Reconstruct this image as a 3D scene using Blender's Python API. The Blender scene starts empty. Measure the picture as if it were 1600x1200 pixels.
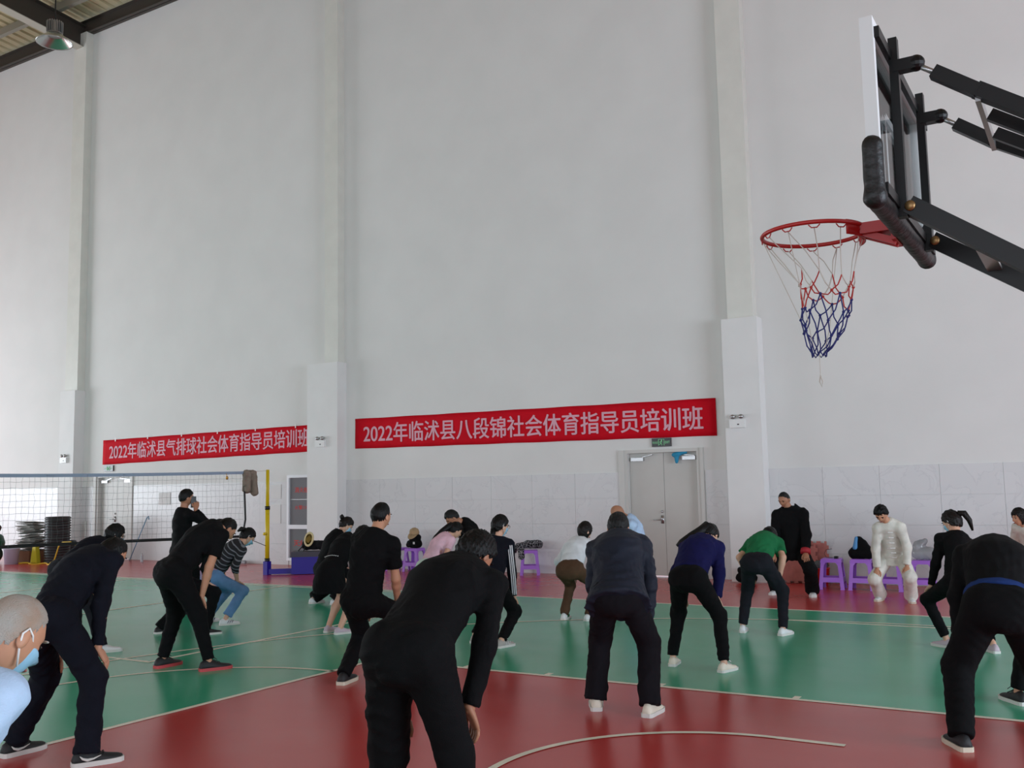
import bpy, math, random, time
_T0 = time.time()
import numpy as np
from mathutils import Vector, Matrix

# ------------------------------------------------------------------ camera, world, light, exposure
scene = bpy.context.scene
col = scene.collection
FPX, CAMH, YAW, PITCH, ROLL = 1514.5, 1.638, -0.543, 0.105, -0.020

def cam_axes():
    f = np.array([math.sin(YAW)*math.cos(PITCH), math.cos(YAW)*math.cos(PITCH), math.sin(PITCH)])
    r = np.array([math.cos(YAW), -math.sin(YAW), 0.0])
    u = np.cross(r, f)
    c, s = math.cos(ROLL), math.sin(ROLL)
    return r*c+u*s, -r*s+u*c, f
CR, CU, CF = cam_axes()
CAM = np.array([0.0, 0.0, CAMH])
cd = bpy.data.cameras.new('camera')
cd.sensor_fit = 'HORIZONTAL'; cd.sensor_width = 36.0; cd.lens = FPX/1600*36.0
cd.clip_start = 0.05; cd.clip_end = 300
co = bpy.data.objects.new('camera', cd); col.objects.link(co)
co.matrix_world = Matrix(((CR[0], CU[0], -CF[0], 0), (CR[1], CU[1], -CF[1], 0), (CR[2], CU[2], -CF[2], CAMH), (0, 0, 0, 1)))
scene.camera = co

scene.view_settings.view_transform = 'Standard'
scene.view_settings.look = 'None'
scene.view_settings.exposure = 0.36
scene.view_settings.gamma = 1.0
scene.view_settings.use_curve_mapping = False

w = bpy.data.worlds.new('overcast_sky'); scene.world = w; w.use_nodes = True
w.node_tree.nodes['Background'].inputs[0].default_value = (0.80, 0.90, 1.0, 1)
w.node_tree.nodes['Background'].inputs[1].default_value = 1.0

# hall dimensions
WY = 16.07            # wall with the banners
FY = -13.0            # opposite wall, behind the camera, with windows
XL, XR = -34.0, 13.0  # end walls
HW = 14.3             # wall height at the eaves

def daylight(name, loc, rot, sx, sy, power, colr):
    l = bpy.data.lights.new(name, 'AREA'); l.shape = 'RECTANGLE'; l.size = sx; l.size_y = sy
    l.energy = power; l.color = colr
    o = bpy.data.objects.new(name, l); col.objects.link(o); o.location = loc; o.rotation_euler = rot
    return o
# daylight from unseen windows and end openings: area lamps added just inside closed walls
WIN_FRONT = [(-30+7.5*i, 1.2, 6.0) for i in range(6)]        # unseen windows, heights chosen for the light: x centre, sill, head ; 5.6 m wide
for (x, z0, z1) in WIN_FRONT:
    daylight('window_daylight', (x, FY+0.05, (z0+z1)/2), (math.radians(90), 0, 0), 5.4, z1-z0, 320, (0.78, 0.90, 1.0))
daylight('end_wall_daylight', (XR-0.05, 5.0, 2.4), (math.radians(90), 0, math.radians(90)), 10.0, 4.4, 1650, (0.72, 0.87, 1.0))  # added lamp before the closed end wall, no opening is modelled
daylight('end_wall_daylight', (XL+0.05, 7.0, 2.5), (math.radians(90), 0, math.radians(-90)), 10.0, 4.6, 1300, (0.82, 0.92, 1.0))  # likewise added, at the left end wall

# ------------------------------------------------------------------ helpers
def lin(c):
    return tuple(((v/255)/12.92 if v/255 <= 0.04045 else ((v/255+0.055)/1.055)**2.4) for v in c)

def at(u, v, D):
    return CAM + D*(CF + CR*((u-800)/FPX) - CU*((v-600)/FPX))
def ray(u, v):
    d = CF + CR*((u-800)/FPX) - CU*((v-600)/FPX)
    return d
def floor_at(u, v, z=0.0):
    d = ray(u, v); t = (z-CAMH)/d[2]; return CAM+t*d
def wall_at(u, v, y=WY):
    d = ray(u, v); t = y/d[1]; return CAM+t*d
def depth(p):
    return float((np.asarray(p)-CAM)@CF)

MATS = {}
def mat(name, rgb, rough=0.6, var=0.0, vscale=6.0, bump=0.0, bscale=80.0, metal=0.0, spec=0.5, rgb2=None, coat=0.0, trans=0.0, emit=0.0, stretch=None):
    if name in MATS: return MATS[name]
    m = bpy.data.materials.new(name); m.use_nodes = True
    nt = m.node_tree; b = nt.nodes['Principled BSDF']
    c = lin(rgb)
    b.inputs['Base Color'].default_value = (*c, 1); b.inputs['Roughness'].default_value = rough
    b.inputs['Metallic'].default_value = metal; b.inputs['Specular IOR Level'].default_value = spec
    b.inputs['Coat Weight'].default_value = coat
    if trans: b.inputs['Transmission Weight'].default_value = trans
    if emit:
        b.inputs['Emission Color'].default_value = (*c, 1); b.inputs['Emission Strength'].default_value = emit
    if var or bump:
        tc = nt.nodes.new('ShaderNodeTexCoord')
        src = tc.outputs['Object']
        if stretch:
            mp = nt.nodes.new('ShaderNodeMapping'); mp.inputs['Scale'].default_value = stretch
            nt.links.new(src, mp.inputs[0]); src = mp.outputs[0]
    if var:
        n = nt.nodes.new('ShaderNodeTexNoise'); n.inputs['Scale'].default_value = vscale; n.inputs['Detail'].default_value = 5
        nt.links.new(src, n.inputs['Vector'])
        r = nt.nodes.new('ShaderNodeValToRGB')
        c2 = lin(rgb2) if rgb2 else tuple(min(1, v*(1+var)) for v in c)
        c1 = c if rgb2 else tuple(v*(1-var) for v in c)
        r.color_ramp.elements[0].position = 0.35; r.color_ramp.elements[1].position = 0.68
        r.color_ramp.elements[0].color = (*c1, 1); r.color_ramp.elements[1].color = (*c2, 1)
        nt.links.new(n.outputs['Fac'], r.inputs[0]); nt.links.new(r.outputs[0], b.inputs['Base Color'])
    if bump:
        n2 = nt.nodes.new('ShaderNodeTexNoise'); n2.inputs['Scale'].default_value = bscale; n2.inputs['Detail'].default_value = 4
        nt.links.new(src, n2.inputs['Vector'])
        bp = nt.nodes.new('ShaderNodeBump'); bp.inputs['Strength'].default_value = bump; bp.inputs['Distance'].default_value = 0.02
        nt.links.new(n2.outputs['Fac'], bp.inputs['Height']); nt.links.new(bp.outputs[0], b.inputs['Normal'])
    MATS[name] = m
    return m

class MB:
    """collects polygons of one piece"""
    def __init__(s): s.v = []; s.f = []; s.m = []
    def add(s, verts, faces, mi=0):
        o = len(s.v); s.v += [tuple(float(c) for c in p) for p in verts]; s.f += [tuple(i+o for i in f) for f in faces]; s.m += [mi]*len(faces); return s
    def box(s, c, d, R=None, mi=0):
        x, y, z = [k/2 for k in d]
        p = [(-x,-y,-z),(x,-y,-z),(x,y,-z),(-x,y,-z),(-x,-y,z),(x,-y,z),(x,y,z),(-x,y,z)]
        if R is not None: p = [tuple(R @ np.array(q)) for q in p]
        p = [(q[0]+c[0], q[1]+c[1], q[2]+c[2]) for q in p]
        return s.add(p, [(0,3,2,1),(4,5,6,7),(0,1,5,4),(1,2,6,5),(2,3,7,6),(3,0,4,7)], mi)
    def bar(s, a, b, w, h, up=(0,0,1), mi=0):
        a = np.array(a, float); b = np.array(b, float); d = b-a; L = np.linalg.norm(d); d /= L
        u = np.array(up, float); x = np.cross(d, u)
        if np.linalg.norm(x) < 1e-6: x = np.cross(d, (1, 0, 0))
        x /= np.linalg.norm(x); z = np.cross(x, d)
        return s.box((a+b)/2, (w, L, h), np.stack([x, d, z], 1), mi)
    def tube(s, pts, r, n=8, mi=0, closed=False):
        pts = [np.array(p, float) for p in pts]; N = len(pts)
        rr = r if hasattr(r, '__len__') else [r]*N
        vs = []; prev = None
        for i, p in enumerate(pts):
            if closed: t = pts[(i+1) % N]-pts[i-1]
            else: t = pts[min(i+1, N-1)]-pts[max(i-1, 0)]
            t = t/(np.linalg.norm(t)+1e-12)
            if prev is None:
                a = np.array((0, 0, 1.0)) if abs(t[2]) < .9 else np.array((1.0, 0, 0))
            else: a = prev
            x = a-t*(a@t); x /= np.linalg.norm(x)+1e-12; prev = x; y = np.cross(t, x)
            for k in range(n):
                q = 2*math.pi*k/n; vs.append(p+rr[i]*(x*math.cos(q)+y*math.sin(q)))
        fs = []
        for i in range(N if closed else N-1):
            j = (i+1) % N
            for k in range(n):
                l = (k+1) % n; fs.append((i*n+k, i*n+l, j*n+l, j*n+k))
        if not closed:
            fs.append(tuple(range(n-1, -1, -1))); fs.append(tuple((N-1)*n+k for k in range(n)))
        return s.add(vs, fs, mi)
    def loft(s, rings, mi=0, cap=True):
        n = len(rings[0]); vs = [p for r in rings for p in r]; fs = []
        for i in range(len(rings)-1):
            for k in range(n):
                l = (k+1) % n; fs.append((i*n+k, i*n+l, (i+1)*n+l, (i+1)*n+k))
        if cap: fs.append(tuple(range(n-1, -1, -1))); fs.append(tuple((len(rings)-1)*n+k for k in range(n)))
        return s.add(vs, fs, mi)
    def lathe(s, prof, c=(0,0,0), n=24, mi=0, axis=None):
        rings = []
        for (r, z) in prof:
            rings.append([(c[0]+r*math.cos(2*math.pi*k/n), c[1]+r*math.sin(2*math.pi*k/n), c[2]+z) for k in range(n)])
        return s.loft(rings, mi)
    def ball(s, c, r, n=12, m=8, R=None, mi=0):
        rx, ry, rz = r if hasattr(r, '__len__') else (r, r, r)
        vs = []; fs = []
        for i in range(m+1):
            th = math.pi*i/m
            for k in range(n):
                ph = 2*math.pi*k/n
                p = np.array((rx*math.sin(th)*math.cos(ph), ry*math.sin(th)*math.sin(ph), rz*math.cos(th)))
                if R is not None: p = R @ p
                vs.append(p+np.array(c, float))
        for i in range(m):
            for k in range(n):
                l = (k+1) % n; fs.append((i*n+k, (i+1)*n+k, (i+1)*n+l, i*n+l))
        return s.add(vs, fs, mi)
    def mesh(s, name, mats, smooth=False):
        me = bpy.data.meshes.new(name); me.from_pydata(s.v, [], s.f)
        for m in (mats if isinstance(mats, (list, tuple)) else [mats]): me.materials.append(m)
        if any(s.m): me.polygons.foreach_set('material_index', s.m)
        if smooth: me.polygons.foreach_set('use_smooth', [True]*len(me.polygons))
        me.update(); return me
    def build(s, name, mats, parent=None, smooth=False, loc=None):
        """vertices given in world space; the object's origin moves to loc"""
        if loc is not None: s.v = [(p[0]-loc[0], p[1]-loc[1], p[2]-loc[2]) for p in s.v]
        o = bpy.data.objects.new(name, s.mesh(name, mats, smooth)); col.objects.link(o)
        if parent is not None: o.parent = parent
        elif loc is not None: o.location = loc
        return o

def tag(o, label, cat, group=None):
    o['label'] = label; o['category'] = cat
    if group: o['group'] = group
    return o
def struct(o, label=None):
    o['kind'] = 'structure'
    if label: o['label'] = label
    return o
def empty(name, loc=(0, 0, 0), rz=0.0):
    o = bpy.data.objects.new(name, None); o.empty_display_size = 0.1; col.objects.link(o); o.location = loc; o.rotation_euler = (0, 0, rz); return o
def dup(o, parent=None):
    c = o.copy(); col.objects.link(c); c.parent = parent
    for ch in list(o.children): dup(ch, c)
    return c
def inst(name, me, parent=None, loc=(0,0,0), rot=(0,0,0), scale=(1,1,1)):
    o = bpy.data.objects.new(name, me); col.objects.link(o); o.location = loc; o.rotation_euler = rot; o.scale = scale
    if parent is not None: o.parent = parent
    return o

def text_mesh(txt, x0, x1, h, bold=0.0, sx=None, extrude=0.002):
    """lettering in local x (right) / z (up) plane, fitted into x0..x1 and height h, facing -y"""
    cu = bpy.data.curves.new('lettering', 'FONT'); cu.body = txt; cu.size = 1.0; cu.extrude = 0.0
    ob = bpy.data.objects.new('lettering_source', cu); col.objects.link(ob)
    dg = bpy.context.evaluated_depsgraph_get(); ev = ob.evaluated_get(dg)
    me = bpy.data.meshes.new_from_object(ev); bpy.data.objects.remove(ob)
    n = len(me.vertices); a = np.zeros(n*3); me.vertices.foreach_get('co', a); a = a.reshape(-1, 3)
    mn, mx = a.min(0), a.max(0)
    out = np.zeros_like(a)
    out[:, 0] = x0+(a[:, 0]-mn[0])/(mx[0]-mn[0])*(x1-x0)
    out[:, 2] = (a[:, 1]-mn[1])/(mx[1]-mn[1])*h
    if bold:                        # heavier strokes: the same outline laid five times, a hair apart
        fs = [tuple(p.vertices) for p in me.polygons]; V = []; Fc = []
        for i, (dx, dz) in enumerate(((0, 0), (bold, 0), (-bold, 0), (0, bold), (0, -bold), (2*bold, 0), (-2*bold, 0))):
            o = len(V); V += [(p[0]+dx*h, 0.0004*i, p[2]+dz*h) for p in out]; Fc += [tuple(q+o for q in f) for f in fs]
        bpy.data.meshes.remove(me); me = bpy.data.meshes.new('lettering'); me.from_pydata(V, [], Fc)
    else:
        me.vertices.foreach_set('co', out.ravel())
    me.update()
    return me

# ------------------------------------------------------------------ signed-distance modelling (bodies and clothes)
class SDF:
    def __init__(s): s.p = []
    def cone(s, a, b, ra, rb, k=0.03, axis=None, ratio=1.0):
        s.p.append(('c', np.array(a, float), np.array(b, float), ra, rb, k, None if axis is None else np.array(axis, float), ratio)); return s
    def cut(s, pt, n, rad):
        n = np.array(n, float); s.p.append(('x', np.array(pt, float), n/np.linalg.norm(n), rad)); return s
    def mesh(s, vox, wr=0.0, seed=0, wscale=1.0):
        lo = np.min([np.minimum(q[1], q[2])-max(q[3], q[4]) for q in s.p if q[0] == 'c'], 0)-0.06
        hi = np.max([np.maximum(q[1], q[2])+max(q[3], q[4]) for q in s.p if q[0] == 'c'], 0)+0.06
        n = np.ceil((hi-lo)/vox).astype(int)+1
        ax = [lo[i]+vox*np.arange(n[i]) for i in range(3)]
        F = np.full(n, 0.15, np.float32)
        def sub(c0, c1):
            i0 = np.clip(np.floor((c0-lo)/vox).astype(int), 0, n-1); i1 = np.clip(np.ceil((c1-lo)/vox).astype(int)+1, 1, n)
            sl = tuple(slice(i0[i], i1[i]) for i in range(3))
            X = ax[0][sl[0]][:, None, None]; Y = ax[1][sl[1]][None, :, None]; Z = ax[2][sl[2]][None, None, :]
            return sl, X, Y, Z
        for q in s.p:
            if q[0] == 'c':
                _, a, b, ra, rb, k, axis, ratio = q
                m = max(ra, rb)+0.07
                sl, X, Y, Z = sub(np.minimum(a, b)-m, np.maximum(a, b)+m)
                px, py, pz = X-a[0], Y-a[1], Z-a[2]
                ba = b-a
                if axis is not None:
                    g = 1/ratio-1
                    dt = (px*axis[0]+py*axis[1]+pz*axis[2])*g
                    px = px+dt*axis[0]; py = py+dt*axis[1]; pz = pz+dt*axis[2]
                    ba = ba+(ba@axis)*g*axis
                L2 = ba@ba+1e-12
                h = np.clip((px*ba[0]+py*ba[1]+pz*ba[2])/L2, 0, 1)
                d = np.sqrt((px-ba[0]*h)**2+(py-ba[1]*h)**2+(pz-ba[2]*h)**2)-(ra+(rb-ra)*h)
                if axis is not None: d = d*(0.5+0.5*ratio)
                f = F[sl]
                hh = np.clip(0.5+0.5*(f-d)/k, 0, 1)
                F[sl] = f*(1-hh)+d*hh-k*hh*(1-hh)
            else:
                _, pt, nn, rad = q
                sl, X, Y, Z = sub(pt-rad, pt+rad)
                px, py, pz = X-pt[0], Y-pt[1], Z-pt[2]
                d = px*nn[0]+py*nn[1]+pz*nn[2]
                r2 = px*px+py*py+pz*pz
                f = F[sl]
                F[sl] = np.where((r2 < rad*rad) & (d > f), d, f)
        if wr:
            I = np.nonzero(np.abs(F) < 0.05)
            P = np.stack([ax[i][I[i]] for i in range(3)], 1)
            rng = np.random.RandomState(seed)
            acc = np.zeros(len(P))
            warp = 0.03*np.stack([np.sin(P@rng.normal(0, 14, 3)+rng.rand()*6) for _ in range(3)], 1)
            Q = P+warp
            for i in range(6):
                kdir = rng.normal(0, 1, 3); kdir[2] *= 1.6; kdir /= np.linalg.norm(kdir)
                fr = 2*math.pi/(wscale*(0.05+0.035*i))
                sft = np.sin(Q@(kdir*fr)+rng.rand()*6.28)
                env = 0.5+0.5*np.sin(P@rng.normal(0, 9, 3)+rng.rand()*6.28)
                acc += (1-np.abs(sft))*env*(0.6+0.12*i)
            F[I] += (wr*(0.9-acc*0.55)).astype(np.float32)
        return surfnets(F, lo, vox)

def surfnets(F, lo, vox):
    S = F < 0
    nx, ny, nz = F.shape
    corners = [(i, j, k) for i in (0, 1) for j in (0, 1) for k in (0, 1)]
    cnt = np.zeros((nx-1, ny-1, nz-1), np.int8)
    for (i, j, k) in corners: cnt += S[i:nx-1+i, j:ny-1+j, k:nz-1+k]
    act = (cnt > 0) & (cnt < 8)
    I = np.nonzero(act); N = len(I[0])
    idx = np.full(act.shape, -1, np.int64); idx[I] = np.arange(N)
    vals = {c: F[I[0]+c[0], I[1]+c[1], I[2]+c[2]] for c in corners}
    pos = np.zeros((N, 3)); num = np.zeros(N)
    for a in corners:
        for d in range(3):
            if a[d] == 0:
                b = list(a); b[d] = 1; b = tuple(b)
                fa, fb = vals[a], vals[b]
                m = (fa < 0) != (fb < 0)
                t = np.where(m, fa/(fa-fb+1e-20), 0)
                for e in range(3):
                    v = a[e]+(t if e == d else 0)
                    pos[:, e] += np.where(m, v, 0)
                num += m
    pos /= num[:, None]
    V = lo+vox*(np.stack(I, 1)+pos)
    faces = []
    for d in range(3):
        o = [(1, 2), (2, 0), (0, 1)][d]
        sl0 = [slice(1, -1)]*3; sl1 = [slice(1, -1)]*3
        sl0[d] = slice(0, -1); sl1[d] = slice(1, None)
        s0 = S[tuple(sl0)]; s1 = S[tuple(sl1)]
        for flag, A in ((0, s0 & ~s1), (1, ~s0 & s1)):
            J = np.stack(np.nonzero(A), 1)
            if len(J) == 0: continue
            off = np.ones(3, int); off[d] = 0
            J = J+off
            def cell(da, db):
                c = J.copy(); c[:, o[0]] += da; c[:, o[1]] += db
                return idx[c[:, 0], c[:, 1], c[:, 2]]
            q = np.stack([cell(-1, -1), cell(0, -1), cell(0, 0), cell(-1, 0)], 1)
            if flag: q = q[:, ::-1]
            faces.append(q)
    Q = np.concatenate(faces)
    return V, Q

def sdf_obj(name, sdf, vox, m, parent, wr=0.0, seed=0, wscale=1.0, loc=(0, 0, 0), extra=None):
    V, Q = sdf.mesh(vox, wr, seed, wscale)
    me = bpy.data.meshes.new(name)
    verts = (V-np.array(loc)); nv = len(verts)
    me.vertices.add(nv); me.vertices.foreach_set('co', verts.ravel())
    nf = len(Q); me.loops.add(nf*4); me.loops.foreach_set('vertex_index', Q.ravel().astype(np.int32))
    me.polygons.add(nf); me.polygons.foreach_set('loop_start', np.arange(nf, dtype=np.int32)*4)
    me.polygons.foreach_set('use_smooth', np.ones(nf, bool))
    me.update(calc_edges=True); me.validate()
    for x in (m if isinstance(m, (list, tuple)) else [m]): me.materials.append(x)
    o = bpy.data.objects.new(name, me); col.objects.link(o)
    if parent is not None: o.parent = parent
    else: o.location = loc
    return o, V, Q

# ------------------------------------------------------------------ materials of the hall
M_WALL = mat('white_plaster', (225, 225, 222), 0.75, var=0.02, vscale=1.2, bump=0.06, bscale=14)
M_PILLAR = mat('pillar_paint', (230, 230, 228), 0.7, var=0.02, vscale=2, bump=0.04, bscale=20)
M_STEELW = mat('white_steel', (222, 222, 214), 0.5, var=0.03, vscale=3)
M_DARKSTEEL = mat('dark_girder_paint', (62, 56, 50), 0.5)
M_FLANGE = mat('grey_flange_paint', (176, 172, 160), 0.5)
M_ROOF = mat('roof_sheet', (184, 172, 138), 0.5, var=0.04, vscale=2)
M_PURLIN = mat('galvanised_purlin', (150, 146, 134), 0.45, metal=0.4)
M_DOOR = mat('door_paint', (196, 194, 188), 0.45, var=0.02, vscale=3)
M_FRAME = mat('door_frame_paint', (206, 205, 200), 0.5)
M_METAL = mat('brushed_metal', (176, 176, 176), 0.3, metal=0.9)
M_BLACK = mat('black_plastic', (12, 12, 13), 0.4)
M_WHITEP = mat('white_plastic', (232, 232, 230), 0.4)

def tile_material():
    m = bpy.data.materials.new('marbled_tile'); m.use_nodes = True; nt = m.node_tree; b = nt.nodes['Principled BSDF']
    b.inputs['Roughness'].default_value = 0.32
    g = nt.nodes.new('ShaderNodeNewGeometry')
    n = nt.nodes.new('ShaderNodeTexNoise'); n.inputs['Scale'].default_value = 1.6; n.inputs['Detail'].default_value = 6; n.inputs['Distortion'].default_value = 1.4
    nt.links.new(g.outputs['Position'], n.inputs['Vector'])
    r = nt.nodes.new('ShaderNodeValToRGB')
    e = r.color_ramp.elements
    e[0].position = 0.485; e[0].color = (*lin((212, 212, 212)), 1); e[1].position = 0.52; e[1].color = (*lin((214, 214, 214)), 1)
    v = e.new(0.503); v.color = (*lin((204, 204, 205)), 1)
    nt.links.new(n.outputs['Fac'], r.inputs[0]); nt.links.new(r.outputs[0], b.inputs['Base Color'])
    return m
M_TILE = tile_material()
M_GROUT = mat('grout', (196, 196, 194), 0.8)

def floor_paint(name, rgb, rgb2):
    m = bpy.data.materials.new(name); m.use_nodes = True; nt = m.node_tree; b = nt.nodes['Principled BSDF']
    g = nt.nodes.new('ShaderNodeNewGeometry')
    mp = nt.nodes.new('ShaderNodeMapping'); mp.inputs['Scale'].default_value = (0.7, 1.0, 1)
    nt.links.new(g.outputs['Position'], mp.inputs[0])
    n = nt.nodes.new('ShaderNodeTexNoise'); n.inputs['Scale'].default_value = 1.3; n.inputs['Detail'].default_value = 3; n.inputs['Roughness'].default_value = 0.5
    nt.links.new(mp.outputs[0], n.inputs['Vector'])
    r = nt.nodes.new('ShaderNodeValToRGB'); e = r.color_ramp.elements
    e[0].position = 0.3; e[0].color = (*lin(rgb), 1); e[1].position = 0.75; e[1].color = (*lin(rgb2), 1)
    nt.links.new(n.outputs['Fac'], r.inputs[0]); nt.links.new(r.outputs[0], b.inputs['Base Color'])
    n2 = nt.nodes.new('ShaderNodeTexNoise'); n2.inputs['Scale'].default_value = 2.5; n2.inputs['Detail'].default_value = 2
    nt.links.new(mp.outputs[0], n2.inputs['Vector'])
    mr = nt.nodes.new('ShaderNodeMapRange'); mr.inputs['To Min'].default_value = 0.20; mr.inputs['To Max'].default_value = 0.29
    nt.links.new(n2.outputs['Fac'], mr.inputs['Value']); nt.links.new(mr.outputs[0], b.inputs['Roughness'])
    b.inputs['Specular IOR Level'].default_value = 0.34
    MATS[name] = m; return m
M_RED = floor_paint('red_floor_paint', (190, 60, 58), (196, 70, 66))
M_GREEN = floor_paint('green_floor_paint', (54, 170, 130), (64, 176, 138))
M_LINE = mat('court_line_paint', (238, 232, 212), 0.4, var=0.08, vscale=5)

# ------------------------------------------------------------------ floor and court markings
def slab(name, x0, x1, y0, y1, z0, z1, m, parent=None):
    return MB().box(((x0+x1)/2, (y0+y1)/2, (z0+z1)/2), (x1-x0, y1-y0, z1-z0)).build(name, m, parent)
floor = struct(slab('floor', XL-1, XR+1, FY-1, WY+0.5, -0.3, 0.0, M_RED), 'red and green painted sports hall floor')
BX, BY = -1.898, 5.07           # point on the floor below the regulation basket position
XE = BX+1.575                   # end line
YS0, YS1 = BY-7.5, BY+7.5       # side lines
XF = XE-5.8                     # free throw line
L = 0.05
def flat(name, poly, z, m):
    mb = MB(); n = len(poly)
    mb.add([(p[0], p[1], z) for p in poly]+[(p[0], p[1], z-0.0015) for p in poly], [tuple(range(n)), tuple(range(2*n-1, n-1, -1))]+[(i, i+n, (i+1) % n+n, (i+1) % n) for i in range(n)])
    return mb.build(name, m, floor)
# green playing area around the red key
flat('green_court_paint', [(XE-28, YS0), (XF, YS0), (XF, YS1), (XE-28, YS1)], 0.002, M_GREEN)
flat('green_court_paint', [(XF, BY+2.45), (XE, BY+2.45), (XE, YS1), (XF, YS1)], 0.002, M_GREEN)
flat('green_court_paint', [(XF, YS0), (XE, YS0), (XE, BY-2.45), (XF, BY-2.45)], 0.002, M_GREEN)
def line(x0, x1, y0, y1, z=0.0045): flat('court_line', [(x0, y0), (x1, y0), (x1, y1), (x0, y1)], z, M_LINE)
line(XE-28, XE+L, YS1, YS1+L); line(XE-28, XE+L, YS0-L, YS0); line(XE, XE+L, YS0, YS1)
line(XF, XE, BY+2.45-L, BY+2.45); line(XF, XE, BY-2.45, BY-2.45+L); line(XF, XF+L, BY-2.45, BY+2.45)
def arc(cx, cy, r, a0, a1, wd=L, n=48, z=0.0045):
    A = [math.radians(a0+(a1-a0)*i/n) for i in range(n+1)]
    mb = MB()
    vs = [(cx+q*math.cos(a), cy+q*math.sin(a), z) for a in A for q in (r-wd, r)]
    mb.add(vs, [(2*i, 2*i+1, 2*i+3, 2*i+2) for i in range(n)])
    mb.build('court_line', M_LINE, floor)
arc(BX, BY, 1.30, 90, 270); line(BX, BX+0.42, BY+1.25, BY+1.30, 0.005)
arc(XF, BY, 1.8, 88, 272)
a3 = math.degrees(math.asin(6.6/6.75))
arc(BX, BY, 6.75, a3, 360-a3, n=96); line(BX-1.42+0.0, XE, BY+6.6-L, BY+6.6, 0.005)
for x, wd in ((XE-1.75, L), (XE-2.85, 0.22), (XE-3.9, L), (XE-4.75, L)):       # lane places along the key
    line(x-wd, x, BY+2.45, BY+2.53, 0.005)
NX = -14.2                                                                       # volleyball court across the hall
for x in (NX-6.1, NX+6.1): line(x, x+L, 6.4, 12.4, 0.0055)
for y in (6.4, 12.4): line(NX-6.1, NX+6.1, y, y+L, 0.0055)
for x in (NX-2, NX+2): line(x, x+L, 6.4, 12.4, 0.0055)

# ------------------------------------------------------------------ walls, doors, pillars
D1 = (-7.36, -5.93, 2.24)      # double door: x0, x1, height
D2 = (-22.36, -20.98, 2.13)
wb = MB()
def wbox(x0, x1, z0, z1): wb.box(((x0+x1)/2, WY+0.15, (z0+z1)/2), (x1-x0, 0.3, z1-z0))
wbox(XL, D2[0], 0, HW); wbox(D2[0], D2[1], D2[2], HW); wbox(D2[1], D1[0], 0, HW); wbox(D1[0], D1[1], D1[2], HW); wbox(D1[1], XR, 0, HW)
wall = struct(wb.build('wall_back', M_WALL), 'tall white plastered wall with marbled tile dado')
for nm, c, d in (('wall_left', (XL-0.15, (WY+FY)/2, 8), (0.3, WY-FY, 16)), ('wall_right', (XR+0.15, (WY+FY)/2, 8), (0.3, WY-FY, 16)), ('wall_front', ((XL+XR)/2, FY-0.15, 8), (XR-XL, 0.3, 16))):
    struct(MB().box(c, d).build(nm, M_WALL))
M_PANE = mat('bright_window_glass', (235, 240, 245), 0.1, emit=0.0)
for i, (x, z0, z1) in enumerate(WIN_FRONT):
    f = MB()
    for xx in (x-2.8, x, x+2.8): f.box((xx, FY+0.02, (z0+z1)/2), (0.08, 0.08, z1-z0+0.1))
    for zz in (z0, (z0+z1)/2, z1): f.box((x, FY+0.02, zz), (5.7, 0.08, 0.08))
    fo = struct(f.build('window_%d' % (i+1), M_WHITEP))
    MB().box((x, FY+0.005, (z0+z1)/2), (5.6, 0.01, z1-z0)).build('pane', M_PANE, fo)

# marbled tiles of the dado, piece by piece, between the openings and pillars
tme = MB().box((0, 0, 0), (1, 1, 1)).mesh('tile', M_TILE)
TH = 1.845
PILLARS = [(-23.57, -22.95), (-14.76, -13.90), (-5.35, -4.74)]
obst = sorted([(D1[0]-0.09, D1[1]+0.09), (D2[0]-0.09, D2[1]+0.09), (-15.58, -13.90)]+PILLARS+[(4.0, 4.6)])
x = -33.0; bays = []
for a, b in obst:
    if a > x+0.05: bays.append((x, a))
    x = max(x, b)
bays.append((x, 6.0))
for a, b in bays:
    n = max(1, round((b-a)/0.9)); tw = (b-a)/n
    for i in range(n):
        for r in range(4):
            inst('tile', tme, wall, (a+tw*(i+.5), WY-0.004-0.001*((i*7+r*3) % 3), TH/4*(r+.5)), scale=(tw-0.003, 0.02, TH/4-0.003))

# pillars: wide concrete foot, slim steel column above
for i, ((a, b), (ua, ub)) in enumerate(zip(PILLARS, ((-23.50, -22.98), (-14.33, -13.95), (-5.26, -4.82)))):
    p = MB().box(((a+b)/2, WY-0.15, 2.19), (b-a, 0.30, 4.38)).build('trim_%d' % (i+1), M_PILLAR)
    struct(p, 'white concrete pillar foot with slim steel column above')
    c = MB(); c.box(((ua+ub)/2, WY-0.11, 9.34), (ub-ua, 0.22, 9.92))
    c.build('steel_column', M_STEELW, p)
# further pillars left and right of the view
for i, xx in enumerate((-32.4, 4.3)):
    p = struct(MB().box((xx, WY-0.15, 2.19), (0.62, 0.30, 4.38)).build('trim_%d' % (i+4), M_PILLAR))
    MB().box((xx, WY-0.11, 9.34), (0.48, 0.22, 9.92)).build('steel_column', M_STEELW, p)

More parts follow.
